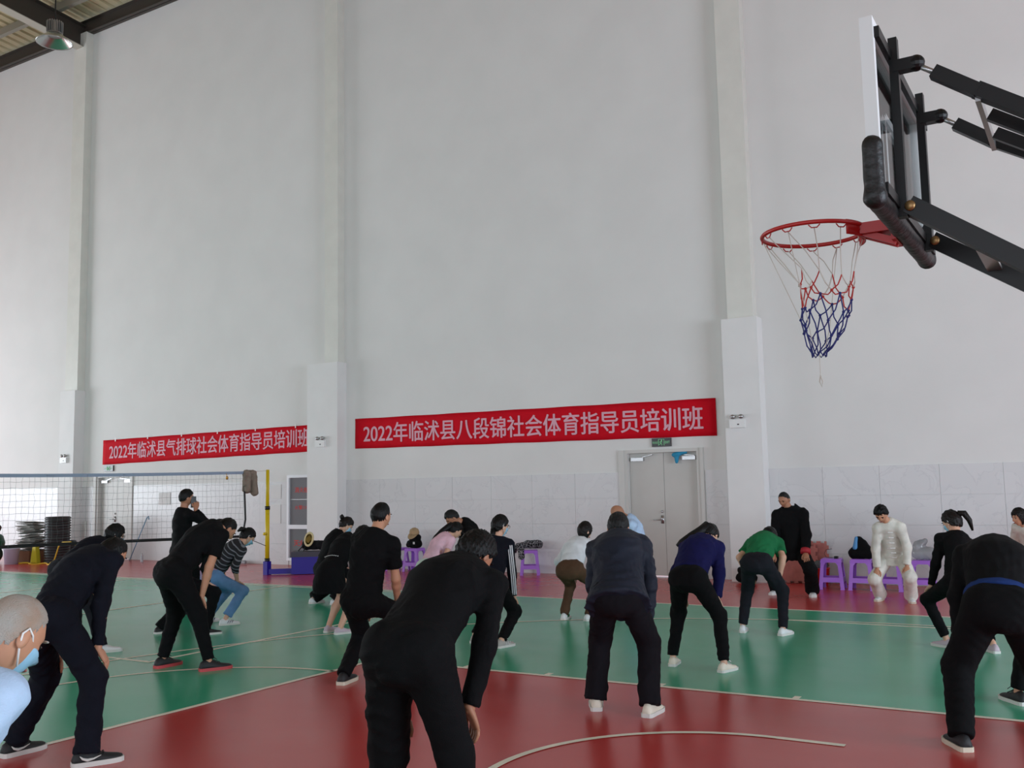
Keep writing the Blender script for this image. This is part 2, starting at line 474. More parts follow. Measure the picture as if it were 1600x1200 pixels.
def door(name, d, lab, cloth=None):
    x0, x1, h = d
    f = MB()
    f.box((x0+0.03, WY+0.09, h/2), (0.06, 0.2, h)); f.box((x1-0.03, WY+0.09, h/2), (0.06, 0.2, h)); f.box(((x0+x1)/2, WY+0.09, h-0.03), (x1-x0-0.12, 0.2, 0.06))
    f.box((x0-0.05, WY-0.012, h/2), (0.10, 0.05, h)); f.box((x1+0.04, WY-0.012, h/2), (0.06, 0.05, h))
    o = struct(f.build(name, M_FRAME), lab)
    xm = (x0+x1)/2
    for s, (a, b) in enumerate(((x0+0.065, xm-0.004), (xm+0.004, x1-0.065))):
        lf = MB(); lf.box(((a+b)/2, WY+0.12, h/2-0.02), (b-a, 0.05, h-0.08))
        leaf = lf.build('leaf', M_DOOR, o)
        cl = MB(); cx = a+0.16 if s == 0 else b-0.16
        cl.box((cx, WY+0.07, h-0.17), (0.24, 0.05, 0.06)); cl.bar((cx+0.1, WY+0.07, h-0.13), (cx+(0.3 if s == 0 else -0.3), WY+0.05, h-0.09), 0.02, 0.012)
        cl.build('closer', M_METAL, leaf)
        if s == 0:
            hd = MB(); hd.box((b-0.05, WY+0.09, 1.0), (0.05, 0.02, 0.14)); hd.tube([(b-0.05, WY+0.07, 1.0), (b-0.05, WY+0.045, 1.0), (b-0.2, WY+0.045, 0.995)], 0.011, 8)
            hd.ball((b-0.05, WY+0.08, 1.14), (0.022, 0.015, 0.022)); hd.build('handle', M_METAL, leaf, smooth=True)
    return o
door('door_1', D1, 'grey double door under the green exit sign')
door('door_2', D2, 'grey double door behind the volleyball net')
M_CLOTH = mat('turquoise_cloth', (40, 140, 178), 0.8, bump=0.3, bscale=60)
rg = SDF(); rg.cone((-6.42, WY+0.03, 2.13), (-6.2, WY+0.03, 2.17), 0.04, 0.035, 0.03); rg.cone((-6.36, WY+0.02, 2.12), (-6.37, WY+0.02, 2.0), 0.05, 0.03, 0.03)
o, _, _ = sdf_obj('rag', rg, 0.012, M_CLOTH, None, 0.008, 3, loc=(-6.3, WY+0.03, 2.05)); tag(o, 'turquoise rag draped over the door closer', 'cloth')

# ------------------------------------------------------------------ roof
def roof_z(y): return 14.75+0.09*(WY-y) if y > 1.5 else 14.75+0.09*(WY-1.5)-0.09*(1.5-y)
cm = MB(); xs = []; x = XL-0.5
while x < XR+0.5:
    xs += [(x, 0), (x+0.20, 0), (x+0.24, 0.05), (x+0.30, 0.05), (x+0.34, 0)]; x += 0.34
for (ya, yb) in ((WY+0.3, 1.5), (1.5, FY-0.3)):
    vs = [(a, y, roof_z(y)+b) for y in (ya, yb) for a, b in xs]; n = len(xs)
    cm.add(vs, [(i, i+1, n+i+1, n+i) for i in range(n-1)])
ceiling = struct(cm.build('ceiling', M_ROOF), 'pale corrugated roof sheeting over dark steel girders')
pm = MB(); pm.box((0, 0, 0), (XR-XL, 0.05, 0.2)); pm.box((0, 0.05, -0.09), (XR-XL, 0.1, 0.02)); pme = pm.mesh('purlin', M_PURLIN)
y = WY-1.0
while y > FY:
    inst('purlin', pme, ceiling, ((XL+XR)/2, y, roof_z(y)-0.14)); y -= 1.45
for xg in (-32.4, -23.26, -14.15, -5.04, 4.3):
    for (ya, yb) in ((WY-0.02, 1.5), (1.5, FY)):
        g = MB(); za, zb = roof_z(ya)-0.25, roof_z(yb)-0.25
        g.add([(xg+sx, yy, zz+dz) for sx in (-0.01, 0.01) for yy, zz in ((ya, za), (yb, zb)) for dz in (0, -0.62)], [(0, 1, 3, 2), (4, 6, 7, 5), (0, 4, 5, 1), (2, 3, 7, 6), (0, 2, 6, 4), (1, 5, 7, 3)])
        go = g.build('girder', M_DARKSTEEL, ceiling)
        fl = MB(); fl.bar((xg, ya, za-0.63), (xg, yb, zb-0.63), 0.3, 0.02); fl.build('flange', M_FLANGE, go)
        ft_ = MB(); ft_.bar((xg, ya, za), (xg, yb, zb), 0.3, 0.02); ft_.build('flange', M_DARKSTEEL, go)
em = MB(); em.box(((XL+XR)/2, WY-0.11, 14.47), (XR-XL, 0.02, 0.36)); em.box(((XL+XR)/2, WY-0.11, 14.30), (XR-XL, 0.2, 0.02)); em.box(((XL+XR)/2, WY-0.11, 14.64), (XR-XL, 0.2, 0.02))
em.build('eave_beam', M_DARKSTEEL, ceiling)
lp = at(85, 66, 17.5)
lamp = empty('high_bay_lamp', tuple(lp)); tag(lamp, 'silver bell-shaped high-bay lamp hanging under the roof girder', 'lamp')
M_ALU = mat('spun_aluminium', (190, 192, 190), 0.25, metal=0.9)
MB().lathe([(0.13, 0.16), (0.15, 0.13), (0.30, 0.0), (0.31, -0.012), (0.29, 0.0), (0.14, 0.125), (0.0, 0.13)], n=32).build('shade', M_ALU, lamp, smooth=True)
hs = MB(); hs.lathe([(0.0, 0.12), (0.13, 0.12), (0.13, 0.17), (0.10, 0.19), (0.10, 0.38), (0.0, 0.40)], n=24)
for k in range(20):
    a = 2*math.pi*k/20; hs.box((0.115*math.cos(a), 0.115*math.sin(a), 0.28), (0.05, 0.008, 0.2), np.array([[math.cos(a), -math.sin(a), 0], [math.sin(a), math.cos(a), 0], [0, 0, 1]]))
hs.build('heat_sink', M_METAL, lamp)
hz = roof_z(lp[1])-0.02-lp[2]
MB().tube([(0, 0, 0.38), (0, 0, hz)], 0.012, 6).build('cable', M_BLACK, lamp)
MB().tube([(0.03*math.cos(t), 0, 0.43+0.03*math.sin(t)) for t in [2*math.pi*i/12 for i in range(12)]], 0.008, 6, closed=True).build('hook', M_BLACK, lamp)

# ------------------------------------------------------------------ banners, signs, emergency lamps
M_BAN = mat('red_banner_cloth', (204, 0, 28), 0.8, spec=0.2, var=0.05, vscale=4, bump=0.15, bscale=5)
M_BANL = mat('banner_lettering', (224, 170, 184), 0.7)
def banner(x0, x1, zl0, zl1, zr0, zr1, txt, tx0, tx1, lab):
    n = 60; rng = random.Random(len(txt)+int(x0)); vs = []
    for i in range(n+1):
        t = i/n; x = x0+(x1-x0)*t; zb = zl0+(zr0-zl0)*t; zt = zl1+(zr1-zl1)*t
        for j in range(7):
            s = j/6; z = zb+(zt-zb)*s+0.003*math.sin(x*5+j)*(1 if j in (0, 6) else 0)
            yy = WY-0.016-0.004*abs(math.sin(x*3.1+s*2.3))-0.003*math.sin(x*9-s*5)
            vs.append((x, yy, z))
    mb = MB(); mb.add(vs, [(i*7+j, (i+1)*7+j, (i+1)*7+j+1, i*7+j+1) for i in range(n) for j in range(6)])
    base = ((x0+x1)/2, WY-0.02, (zl0+zr0)/2)
    o = mb.build('banner', M_BAN, None, True, base)
    so = o.modifiers.new('thickness', 'SOLIDIFY'); so.thickness = 0.003; so.offset = 1
    tag(o, lab, 'banner')
    me = text_mesh(txt, tx0, tx1, 0.41, bold=0.010)
    n_ = len(me.vertices); a = np.zeros(n_*3); me.vertices.foreach_get('co', a); a = a.reshape(-1, 3)
    t = (a[:, 0]-x0)/(x1-x0)
    a[:, 2] += zl0+(zr0-zl0)*t+0.115
    a[:, 1] += WY-0.030
    me.vertices.foreach_set('co', (a-np.array(base)).ravel()); me.update(); me.materials.append(M_BANL)
    inst('lettering', me, o)
    return o
b2 = banner(-13.64, -5.60, 2.50, 3.14, 2.43, 3.08, '2022年临沭县八段锦社会体育指导员培训班', -13.40, -5.84, 'red cloth banner with pale lettering above the double door, the right of two')
b1 = banner(-22.12, -14.79, 2.40, 3.03, 2.49, 3.08, '2022年临沭县气排球社会体育指导员培训班', -21.85, -14.95, 'red cloth banner with pale lettering above the volleyball net, the left of two')
for k in range(6):
    tp = MB(); xx = -21.6+k*1.25; tp.box((xx, WY-0.045, 3.03+0.05*(k/6)), (0.03, 0.004, 0.09), None)
    tp.build('tape', mat('clear_tape', (232, 226, 224), 0.4), b1, loc=tuple(b1.location))

M_SIGN = mat('sign_black', (14, 20, 18), 0.3)
M_SIGNG = mat('sign_green_print', (120, 190, 140), 0.5, emit=0.35)
def exit_sign(x, z, lab):
    wd, h = 0.36, 0.15
    o = MB().box((x, WY-0.02, z), (wd, 0.035, h)).build('exit_sign', M_SIGN, None, False, (x, WY-0.02, z)); tag(o, lab, 'sign', 'exit signs')
    g = MB(); yy = -0.022
    for a, b in (((-0.05, 0.055), (0.055, 0.055)), ((-0.05, 0.055), (-0.05, -0.055)), ((0.055, 0.055), (0.055, -0.055))): g.bar((a[0], yy, a[1]), (b[0], yy, b[1]), 0.004, 0.010, (0, 1, 0))
    g.ball((0.008, yy, 0.034), (0.011, 0.003, 0.011))
    for a, b, w_ in (((0.004, 0.02), (-0.008, -0.012), 0.02), ((-0.008, -0.012), (0.014, -0.03), 0.012), ((0.014, -0.03), (0.008, -0.052), 0.011), ((-0.008, -0.012), (-0.024, -0.034), 0.012), ((-0.024, -0.034), (-0.04, -0.036), 0.01), ((0.002, 0.016), (0.026, 0.0), 0.009), ((0.0, 0.016), (-0.024, 0.012), 0.009), ((-0.024, 0.012), (-0.03, -0.004), 0.008)):
        g.bar((a[0], yy, a[1]), (b[0], yy, b[1]), 0.004, w_, (0, 1, 0))
    g.build('running_figure', M_SIGNG, o)
    for txt, a, b in (('安全出口', -0.165, -0.062), ('EXIT', 0.072, 0.16)):
        me = text_mesh(txt, a, b, 0.042, 0.0)
        m_ = np.zeros(len(me.vertices)*3); me.vertices.foreach_get('co', m_); m_ = m_.reshape(-1, 3); m_[:, 1] += yy; m_[:, 2] -= 0.021
        me.vertices.foreach_set('co', m_.ravel()); me.update(); me.materials.append(M_SIGNG); inst('lettering', me, o)
    return o
exit_sign(-6.62, 2.355, 'black exit sign with green running figure directly above the double door')
exit_sign(-21.86, 2.30, 'black exit sign with running figure below the left banner')

def emergency(x, z, y, lab):
    o = empty('emergency_light', (x, y, z)); tag(o, lab, 'lamp', 'emergency lights on the pillars')
    MB().box((0, -0.03, -0.04), (0.26, 0.06, 0.14)).build('housing', M_WHITEP, o)
    MB().box((0.02, -0.062, -0.055), (0.03, 0.006, 0.02)).build('indicator', M_BLACK, o)
    for s in (-1, 1):
        h = MB(); h.ball((s*0.07, -0.05, 0.075), (0.045, 0.04, 0.04)); ob = h.build('lamp_head', M_METAL, o, True)
    return o
emergency(-5.13, 2.64, WY-0.30, 'twin-head emergency light on the pillar right of the double door')
emergency(-14.35, 2.67, WY-0.30, 'twin-head emergency light on the pillar between the two banners')
emergency(-23.3, 2.59, WY-0.30, 'twin-head emergency light on the leftmost pillar, above the net')

# fire cabinet beside the middle pillar
fc = empty('fire_cabinet', (-15.17, WY-0.02, 0.1)); tag(fc, 'white framed glass fire hydrant cabinet with red characters beside the pillar', 'cabinet')
M_CABW = mat('cabinet_white', (236, 238, 242), 0.4); M_CABG = mat('cabinet_dark_glass', (118, 120, 124), 0.12, spec=0.6); M_REDT = mat('red_print', (196, 40, 34), 0.6)
f = MB()
for xx in (-0.37, 0.37): f.box((xx, -0.03, 0.94), (0.06, 0.07, 1.88))
for zz, hh in ((0.03, 0.06), (0.74, 0.09), (1.85, 0.06)): f.box((0, -0.03, zz), (0.68, 0.07, hh))
f.build('frame', M_CABW, fc)
for (z0, z1) in ((0.06, 0.695), (0.785, 1.82)): MB().box((0, -0.012, (z0+z1)/2), (0.68, 0.012, z1-z0)).build('pane', M_CABG, fc)
MB().box((0, -0.02, 1.34), (0.68, 0.006, 0.012)).build('rail', M_METAL, fc)
for txt, x0, x1, z, h in (('消火栓', -0.2, 0.2, 1.49, 0.12), ('火警119', -0.2, 0.22, 1.12, 0.09), ('灭火器', -0.22, 0.24, 0.32, 0.13)):
    me = text_mesh(txt, x0, x1, h, 0.02); m_ = np.zeros(len(me.vertices)*3); me.vertices.foreach_get('co', m_); m_ = m_.reshape(-1, 3); m_[:, 1] += -0.0205; m_[:, 2] += z
    me.vertices.foreach_set('co', m_.ravel()); me.update(); me.materials.append(M_REDT); inst('lettering', me, fc)
# paper notices on the tiles
M_PAPER = mat('paper', (226, 226, 224), 0.8)
for (xx, z, w_, h, lab) in ((-15.95, 1.62, 0.3, 0.32, 'blank white notice on the tiles left of the fire cabinet, the upper one'), (-15.98, 1.12, 0.34, 0.42, 'blank white notice on the tiles left of the fire cabinet, the lower one'), (-19.7, 1.5, 0.42, 0.3, 'white notice on the tiles right of the net-covered door')):
    tag(MB().box((xx, WY-0.024, z), (w_, 0.004, h)).build('notice', M_PAPER, None, False, (xx, WY-0.024, z)), lab, 'notice')

# ------------------------------------------------------------------ people
M_SKIN = {'a': mat('skin_tan', (196, 142, 112), 0.55, var=0.06, vscale=14), 'b': mat('skin_brown', (168, 116, 88), 0.55, var=0.06, vscale=14), 'c': mat('skin_light', (214, 166, 140), 0.55, var=0.05, vscale=14)}
M_EYE = mat('eye_dark', (30, 22, 20), 0.2); M_LIP = mat('lips', (158, 88, 80), 0.5)
HAIRC = {'black': mat('hair_black', (10, 9, 9), 0.5, var=0.3, vscale=40, spec=0.25, bump=0.4, bscale=120, stretch=(1, 1, 0.12)), 'dark': mat('hair_brown_black', (20, 14, 12), 0.5, var=0.3, vscale=40, spec=0.25, bump=0.4, bscale=120, stretch=(1, 1, 0.12)),
         'grey': mat('hair_grey_black', (14, 13, 13), 0.5, var=0.4, vscale=130, spec=0.2, rgb2=(44, 43, 43), bump=0.4, bscale=140, stretch=(1, 1, 0.15)), 'white': mat('hair_white_grey', (176, 170, 162), 0.7, var=0.3, vscale=9, rgb2=(172, 142, 120), bump=0.5, bscale=300)}
M_MASK = mat('mask_blue', (150, 196, 222), 0.7, bump=0.1, bscale=60); M_LOOP = mat('mask_loop', (236, 234, 232), 0.6)

def nrm(v): v = np.asarray(v, float); return v/(np.linalg.norm(v)+1e-12)

HX, HYY, HZ = 0.077, 0.097, 0.116
def head_dirs(nu, nv):
    th = np.pi*(np.arange(nv+1)/nv)[:, None]; ph = 2*np.pi*(np.arange(nu)/nu)[None, :]
    return np.stack([np.sin(th)*np.cos(ph), np.sin(th)*np.sin(ph), np.cos(th)*np.ones_like(ph)], 2).reshape(-1, 3)
def head_shape(d):
    p = d/np.sqrt((d[:, 0]/HX)**2+(d[:, 1]/HYY)**2+(d[:, 2]/HZ)**2)[:, None]
    x, y, z = p[:, 0].copy(), p[:, 1].copy(), p[:, 2].copy()
    zf = np.clip(-z/HZ, 0, 1)
    x *= 1-0.24*zf**1.4
    y = np.where(y < 0, y*(1-0.30*zf), y*(1-0.06*zf))
    fr = y > 0
    g = lambda cx, cz, sx, sz: np.exp(-((np.abs(x)-cx)/sx)**2-((z-cz)/sz)**2)*fr
    y = y+0.020*np.exp(-(x/0.013)**2-((z+0.022)/0.020)**2)*fr+0.010*np.exp(-(x/0.010)**2-((z-0.003)/0.025)**2)*fr
    y = y+0.005*np.exp(-(x/0.045)**2-((z-0.033)/0.012)**2)*fr-0.009*g(0.032, 0.010, 0.016, 0.012)+0.006*np.exp(-(x/0.024)**2-((z+0.060)/0.010)**2)*fr
    y = y+0.009*np.exp(-(x/0.025)**2-((z+0.098)/0.016)**2)*fr+0.003*g(0.045, -0.02, 0.02, 0.02)
    return np.stack([x, y, z], 1)
def sphere_faces(nu, nv):
    return [(i*nu+k, (i+1)*nu+k, (i+1)*nu+(k+1) % nu, i*nu+(k+1) % nu) for i in range(nv) for k in range(nu)]
def sstep(x): x = np.clip(x, 0, 1); return x*x*(3-2*x)

def hair_shell(kind, th):
    nu, nv = 96, 40
    d = head_dirs(nu, nv); p = head_shape(d); az = np.arctan2(d[:, 0], d[:, 1]); y, z, x = p[:, 1], p[:, 2], p[:, 0]
    if kind in ('short', 'crew', 'thin'):
        zt = np.interp(y, [-0.1, -0.04, 0.0, 0.03, 0.06, 0.1], [-0.055, -0.05, 0.0, 0.02, 0.064, 0.07] if kind != 'thin' else [-0.055, -0.05, 0.01, 0.045, 0.085, 0.09])
    elif kind == 'bob':
        zt = np.interp(y, [-0.1, -0.02, 0.02, 0.05, 0.07, 0.1], [-0.11, -0.11, -0.09, 0.0, 0.055, 0.058])
    else:   # tied back
        zt = np.interp(y, [-0.1, -0.04, 0.0, 0.03, 0.06, 0.1], [-0.085, -0.06, -0.01, 0.02, 0.056, 0.06])
    zt = zt+.007*np.sin(23*az+1)+.006*np.sin(37*az)+.004*np.sin(11*az+2)
    m = sstep((z-zt)/0.012+0.5)
    fade = sstep((z-zt)/0.07) if kind == 'crew' else 1.0
    rng = np.random.RandomState(int(th*1e5) % 999)
    lump = 1+0.25*np.sin(d@rng.normal(0, 7, 3))*np.sin(d@rng.normal(0, 9, 3))+.10*np.sin(29*az+4*d[:, 2])+.08*np.sin(43*az-6*d[:, 2]+1)
    q = p*(1+(th*(0.35+0.65*fade)*lump/0.1)[:, None]*m[:, None]) - d*(0.008*(1-m))[:, None]
    return q, sphere_faces(nu, nv)

def hand_geo(mb, wrist, d, n, thumb, curl, s, mi=0):
    """palm and five fingers; d = along the hand, n = out of the back of the hand, thumb = side the thumb is on"""
    d = nrm(d); n = nrm(n-d*(n@d)); t = nrm(np.cross(d, n)); t = t if t@thumb > 0 else -t
    def ring(c, wx, wz, nd=10): return [c+t*wx*math.cos(a)+n*wz*math.sin(a) for a in [2*math.pi*k/nd for k in range(nd)]]
    W = np.array(wrist, float)
    mb.loft([ring(W-d*0.03*s, .024*s, .020*s), ring(W, .026*s, .019*s), ring(W+d*.03*s, .036*s, .017*s), ring(W+d*.065*s-n*.003*s, .042*s, .015*s), ring(W+d*.088*s-n*.006*s, .040*s, .012*s), ring(W+d*.097*s-n*.008*s, .034*s, .006*s)], mi)
    for off, ln, sp in ((.031, .072, .10), (.011, .080, .03), (-.010, .074, -.03), (-.030, .058, -.10)):
        p = W+d*.082*s+t*off*s-n*.005*s; dirn = nrm(d+t*sp); pts = [p]; a = 0.15*curl
        for k, fr in enumerate((.42, .32, .26)):
            a += curl*(0.35, 0.45, 0.35)[k]
            pts.append(pts[-1]+(dirn*math.cos(a)-n*math.sin(a))*ln*fr*s)
        mb.tube(pts, [.0095*s, .009*s, .008*s, .006*s], 7, mi)
    p = W+d*.025*s+t*.026*s; dirn = nrm(d*.75+t*.65-n*.25)
    mb.tube([p, p+dirn*.035*s, p+dirn*.035*s+nrm(d*.9+t*.3-n*.3)*.03*s, p+dirn*.035*s+nrm(d*.95+t*.1-n*.35)*.055*s], [.014*s, .012*s, .010*s, .007*s], 7, mi)

def ik(a, b, l1, l2, pole):
    a, b = np.array(a, float), np.array(b, float); v = b-a; d = np.linalg.norm(v); u = v/d
    if d > (l1+l2)*0.995:
        k = d/((l1+l2)*0.995); l1 *= k; l2 *= k
    x = (l1*l1-l2*l2+d*d)/(2*d); h = math.sqrt(max(l1*l1-x*x, 1e-6))
    p = np.array(pole, float); p = nrm(p-u*(p@u))
    return a+u*x+p*h

SHOE_R = [(-.080, .020, .050), (-.070, .033, .078), (-.045, .038, .096), (-.01, .039, .100), (.025, .040, .092), (.065, .044, .072), (.11, .048, .058), (.15, .046, .050), (.18, .036, .044), (.198, .018, .036)]
def shoe(parent, base, ankle, toe, s, m_up, m_sole, m_lace=None, sock=None, accent=None):
    """base: world location of the parent; ankle: ground point below the ankle"""
    t = nrm((toe[0], toe[1], 0)); r = np.array((t[1], -t[0], 0)); up = np.array((0, 0, 1.0)); A = np.array((ankle[0], ankle[1], 0.0))-np.array(base)
    rings = []
    for y, hw, top in SHOE_R:
        rg = []
        for k in range(12):
            a = math.pi*k/11; cx, sz = math.cos(a), math.sin(a)**0.75
            rg.append(A+s*(t*y+r*hw*cx*(1.0 if sz < .5 else 1.0)+up*(.018+(top-.018)*sz)))
        rings.append(rg)
    o = MB().loft(rings).build('shoe', m_up, parent, True)
    so = MB(); rr = []
    for y, hw, top in SHOE_R:
        y2 = y*1.03
        rr.append([A+s*(t*y2+r*(hw+.006)*cx+up*z) for cx, z in ((1, .0), (1.02, .028), (-1.02, .028), (-1, .0))])
    so.loft(rr); so.build('sole', m_sole, o)
    if m_lace is not None:
        lc = MB()
        for i, (y, z) in enumerate(((.03, .093), (.05, .084), (.07, .075), (.09, .067))):
            lc.tube([A+s*(t*y-r*.026+up*(z-.004)), A+s*(t*y+up*(z+.005)), A+s*(t*y+r*.026+up*(z-.004))], .0035*s, 5)
        for sd in (-1, 1):
            lc.tube([A+s*(t*.03+up*.097), A+s*(t*.035+r*sd*.03+up*.115), A+s*(t*.06+r*sd*.04+up*.095)], .003*s, 5)
        lc.build('laces', m_lace, o)
    if accent == 'tick':
        for sd in (-1, 1):
            pts = [A+s*(t*y+r*sd*w_+up*z) for y, w_, z in ((-.045, .043, .066), (-.03, .046, .050), (-.005, .047, .040), (.03, .048, .044), (.07, .047, .058))]
            MB().tube(pts, [.002*s, .007*s, .010*s, .006*s, .002*s], 6).build('shoe_mark', SO_W, o, True)
    elif accent is not None:
        for sd in (-1, 1):
            for i in range(3):
                ac = MB(); ac.bar(A+s*(t*(.02+.03*i)+r*sd*.044+up*.032), A+s*(t*(.045+.028*i)+r*sd*.040+up*.066), .004, .010, r)
                ac.build('shoe_stripe', accent, o)
    return o

PEOPLE = []
def person(label, h, feet, hip, neck, head, face, look=(30, 0), hd=0.0, nsign=1, hsign=1, skin='a', bulk=1.0, female=False,
           top=None, bottom=None, shoes=None, hair=('short', 'black', 0.012), hands=('knee', 'knee'), mask=False, vox=0.013, loops=False,
           knee_out=0.25, hem=0.03, curve=0.035, toes=None, head3=None, back_hair=None, arm_pole=None):
    """feet/hip/neck/head are picture points of the joints; depth follows from the feet and the bone lengths"""
    s = h/1.70
    FL, FR = floor_at(*feet[0]), floor_at(*feet[1])
    mid = (FL+FR)/2
    v = nrm((mid[0], mid[1], 0)); rim = np.array((v[1], -v[0], 0))
    fa = math.radians(face)
    Fw = v*math.cos(fa)+rim*math.sin(fa); Rt = np.array((Fw[1], -Fw[0], 0)); Z = np.array((0, 0, 1.0))
    D = depth(mid)+hd
    H = at(*hip, D)
    LT = 0.325*h
    def on_sphere(c, px, rad, sign):
        d = nrm(ray(*px)); oc = CAM-c; b = d@oc; cc = oc@oc-rad*rad; q = b*b-cc
        if q < 0:
            p = CAM-d*b; return c+nrm(p-c)*rad
        return CAM+d*(-b+sign*math.sqrt(q))
    N = on_sphere(H, neck, LT, nsign)
    HC = (N+np.array(head3[0])*1.0 if False else None)
    if head3 is not None: HC = N+(Fw*head3[0]+Z*head3[1]+Rt*head3[2])
    else: HC = on_sphere(N, head, 0.155*s, hsign)
    sp = nrm(N-H); rt = nrm(Rt-sp*(Rt@sp)); fr = np.cross(sp, rt) if False else nrm(np.cross(rt, sp)*-1)
    if fr@(Fw*1.0+Z*-0.0) < 0 and abs(fr@Fw) > 0.05: fr = -fr
    if abs(fr@Fw) <= 0.05: fr = -fr if fr[2] > 0 else fr
    bk = -fr
    base = (float(mid[0]), float(mid[1]), 0.0); bl = np.array(base)
    bw = bulk*s*(0.94 if female else 1.0)
    p0, p1, p2, p3 = H, H+sp*LT*.36+bk*curve*.5, H+sp*LT*.68+bk*curve, H+sp*LT*.88+bk*curve*.6
    shw = (.150 if female else .170)*s*(0.5+0.5*bulk)
    S = [H+sp*LT*.86-rt*shw+fr*.02, H+sp*LT*.86+rt*shw+fr*.02]
    J = [H-rt*.085*s-sp*.02, H+rt*.085*s-sp*.02]
    tl, sl = .245*h, .246*h
    A = [FL+Z*.085*s, FR+Z*.085*s]
    K = []
    for i in (0, 1):
        side = -1 if i == 0 else 1
        K.append(ik(J[i], A[i], tl, sl, Fw+Rt*side*knee_out+Z*.15))
    ua, fo = .180*h, .160*h
    E, Wr, HD, PN = [], [], [], []
    for i in (0, 1):
        side = -1 if i == 0 else 1
        hs_ = hands[i]
        thigh = nrm(J[i]-K[i])
        if isinstance(hs_, str) and hs_ == 'knee':
            kf = nrm(Fw*1.0+Z*.5); tgt = K[i]+thigh*.13*s+nrm(kf-thigh*(kf@thigh))*.085*s*bulk+Rt*side*.015
            hd_ = nrm(-thigh*.9+Rt*(-side)*.25); pn = nrm(kf)
        elif isinstance(hs_, str) and hs_ == 'hang':
            tgt = S[i]-Z*(ua+fo)*.97+Fw*.05+Rt*side*.05; hd_ = -Z+Fw*.15; pn = Rt*side
        elif isinstance(hs_, str) and hs_ == 'ear':
            tgt = HC+Rt*side*.09-Z*.16+Fw*.10; hd_ = nrm(Z*.8+Fw*.2-Rt*side*.2); pn = Rt*side
        else:
            tgt = at(hs_[0], hs_[1], D+hs_[2]); hd_ = nrm(-thigh+Fw*.2); pn = nrm(Fw*.7+Rt*side*.6+Z*.3)
        dd = np.linalg.norm(tgt-S[i])
        if dd > (ua+fo)*.99: tgt = S[i]+(tgt-S[i])/dd*(ua+fo)*.99
        kk = min(1.0, max(.84, dd/(.97*(ua+fo)))); ua_, fo_ = ua*kk, fo*kk
        pole = (Rt*side*.45-Fw*.6-Z*.1) if arm_pole is None else (Rt*side*arm_pole[0]+Fw*arm_pole[1]+Z*arm_pole[2])
        if isinstance(hs_, str) and hs_ == 'ear': pole = -Z*1.0+Rt*side*.5+Fw*.1
        e = ik(S[i], tgt, ua_, fo_, pole)
        E.append(e); Wr.append(tgt); HD.append(hd_); PN.append(pn)
    # ---- body
    b = SDF()
    ra = .66; bw0 = bw; bw = bw*.86
    b.cone(p0-sp*.03, p1, .135*bw, .120*bw, .04, fr, ra); b.cone(p1, p2, .120*bw, .138*bw, .05, fr, ra); b.cone(p2, p3, .138*bw, .10*bw, .05, fr, .68)
    for i in (0, 1): b.cone(p3, S[i], .06*s, .048*s, .04)
    b.cone(N-sp*.03, HC-nrm(HC-N)*.03, .056*s, .050*s, .03)
    for i in (0, 1):
        b.cone(J[i]+bk*.01, J[i]+bk*.02, .082*bw, .080*bw, .03)
        lk = .72 if bottom else 1.0
        b.cone(J[i], K[i], .080*bw*lk, .052*s*lk, .03); b.cone(K[i], K[i]*.55+A[i]*.45-Fw*.012, .050*s*lk, .050*s*lk, .03); b.cone(K[i]*.55+A[i]*.45-Fw*.012, A[i], .050*s*lk, .034*s*(.9 if bottom else 1), .03)
        b.cone(S[i], E[i], .043*s, .037*s, .03); b.cone(E[i], E[i]*.7+Wr[i]*.3, .039*s, .037*s, .02); b.cone(E[i]*.7+Wr[i]*.3, Wr[i], .037*s, .025*s, .02)
        b.cone(A[i]-Z*.035*s, A[i]-Z*.055*s+nrm(Fw)*.07*s, .028*s, .018*s, .02)
    bw = bw0
    V, Q = b.mesh(vox)
    mb = MB(); mb.v = [tuple(q) for q in (V-bl)]; mb.f = [tuple(int(k) for k in q) for q in Q]; mb.m = [0]*len(mb.f)
    # ---- head
    pit, yw = math.radians(look[0]), math.radians(look[1])
    hf = Fw*math.cos(yw)+Rt*math.sin(yw); hr = np.array((hf[1], -hf[0], 0.0))
    f3 = hf*math.cos(pit)-Z*math.sin(pit); u3 = Z*math.cos(pit)+hf*math.sin(pit)
    if len(look) > 2:
        q = math.radians(look[2]); hr, u3 = hr*math.cos(q)-u3*math.sin(q), u3*math.cos(q)+hr*math.sin(q)
    RM = np.stack([hr, f3, u3], 1); hk = 0.97*s**0.4
    hv = (head_shape(head_dirs(44, 34))*hk)@RM.T+HC-bl
    mb.add(hv, sphere_faces(44, 34), 0)
    tr = lambda p: RM@(np.array(p)*hk)+HC-bl
    for sd in (-1, 1):
        mb.ball(tr((sd*.078, -.008, -.006)), (.010, .019, .031), 10, 8, RM@np.array([[math.cos(.35*sd), 0, -math.sin(.15*sd)], [math.sin(.35*sd), math.cos(.35*sd), 0], [math.sin(.15*sd), 0, 1.0]]))
        mb.ball(tr((sd*.031, .084, .009)), (.0125, .006, .0055), 10, 6, RM, 1)
        mb.ball(tr((sd*.032, .092, .030)), (.019, .006, .004), 8, 5, RM, 2)
    mb.ball(tr((0, .0965, -.060)), (.022, .007, .0065), 10, 6, RM, 3)
    for i in (0, 1):
        side = -1 if i == 0 else 1
        hand_geo(mb, Wr[i]-bl, HD[i], PN[i], -Rt*side+Z*.3, 0.9, s*1.02)
    hc = HAIRC[hair[1]]
    body = mb.build('person', [M_SKIN[skin], M_EYE, hc, M_LIP], None, True); body.location = base
    tag(body, label, 'person')
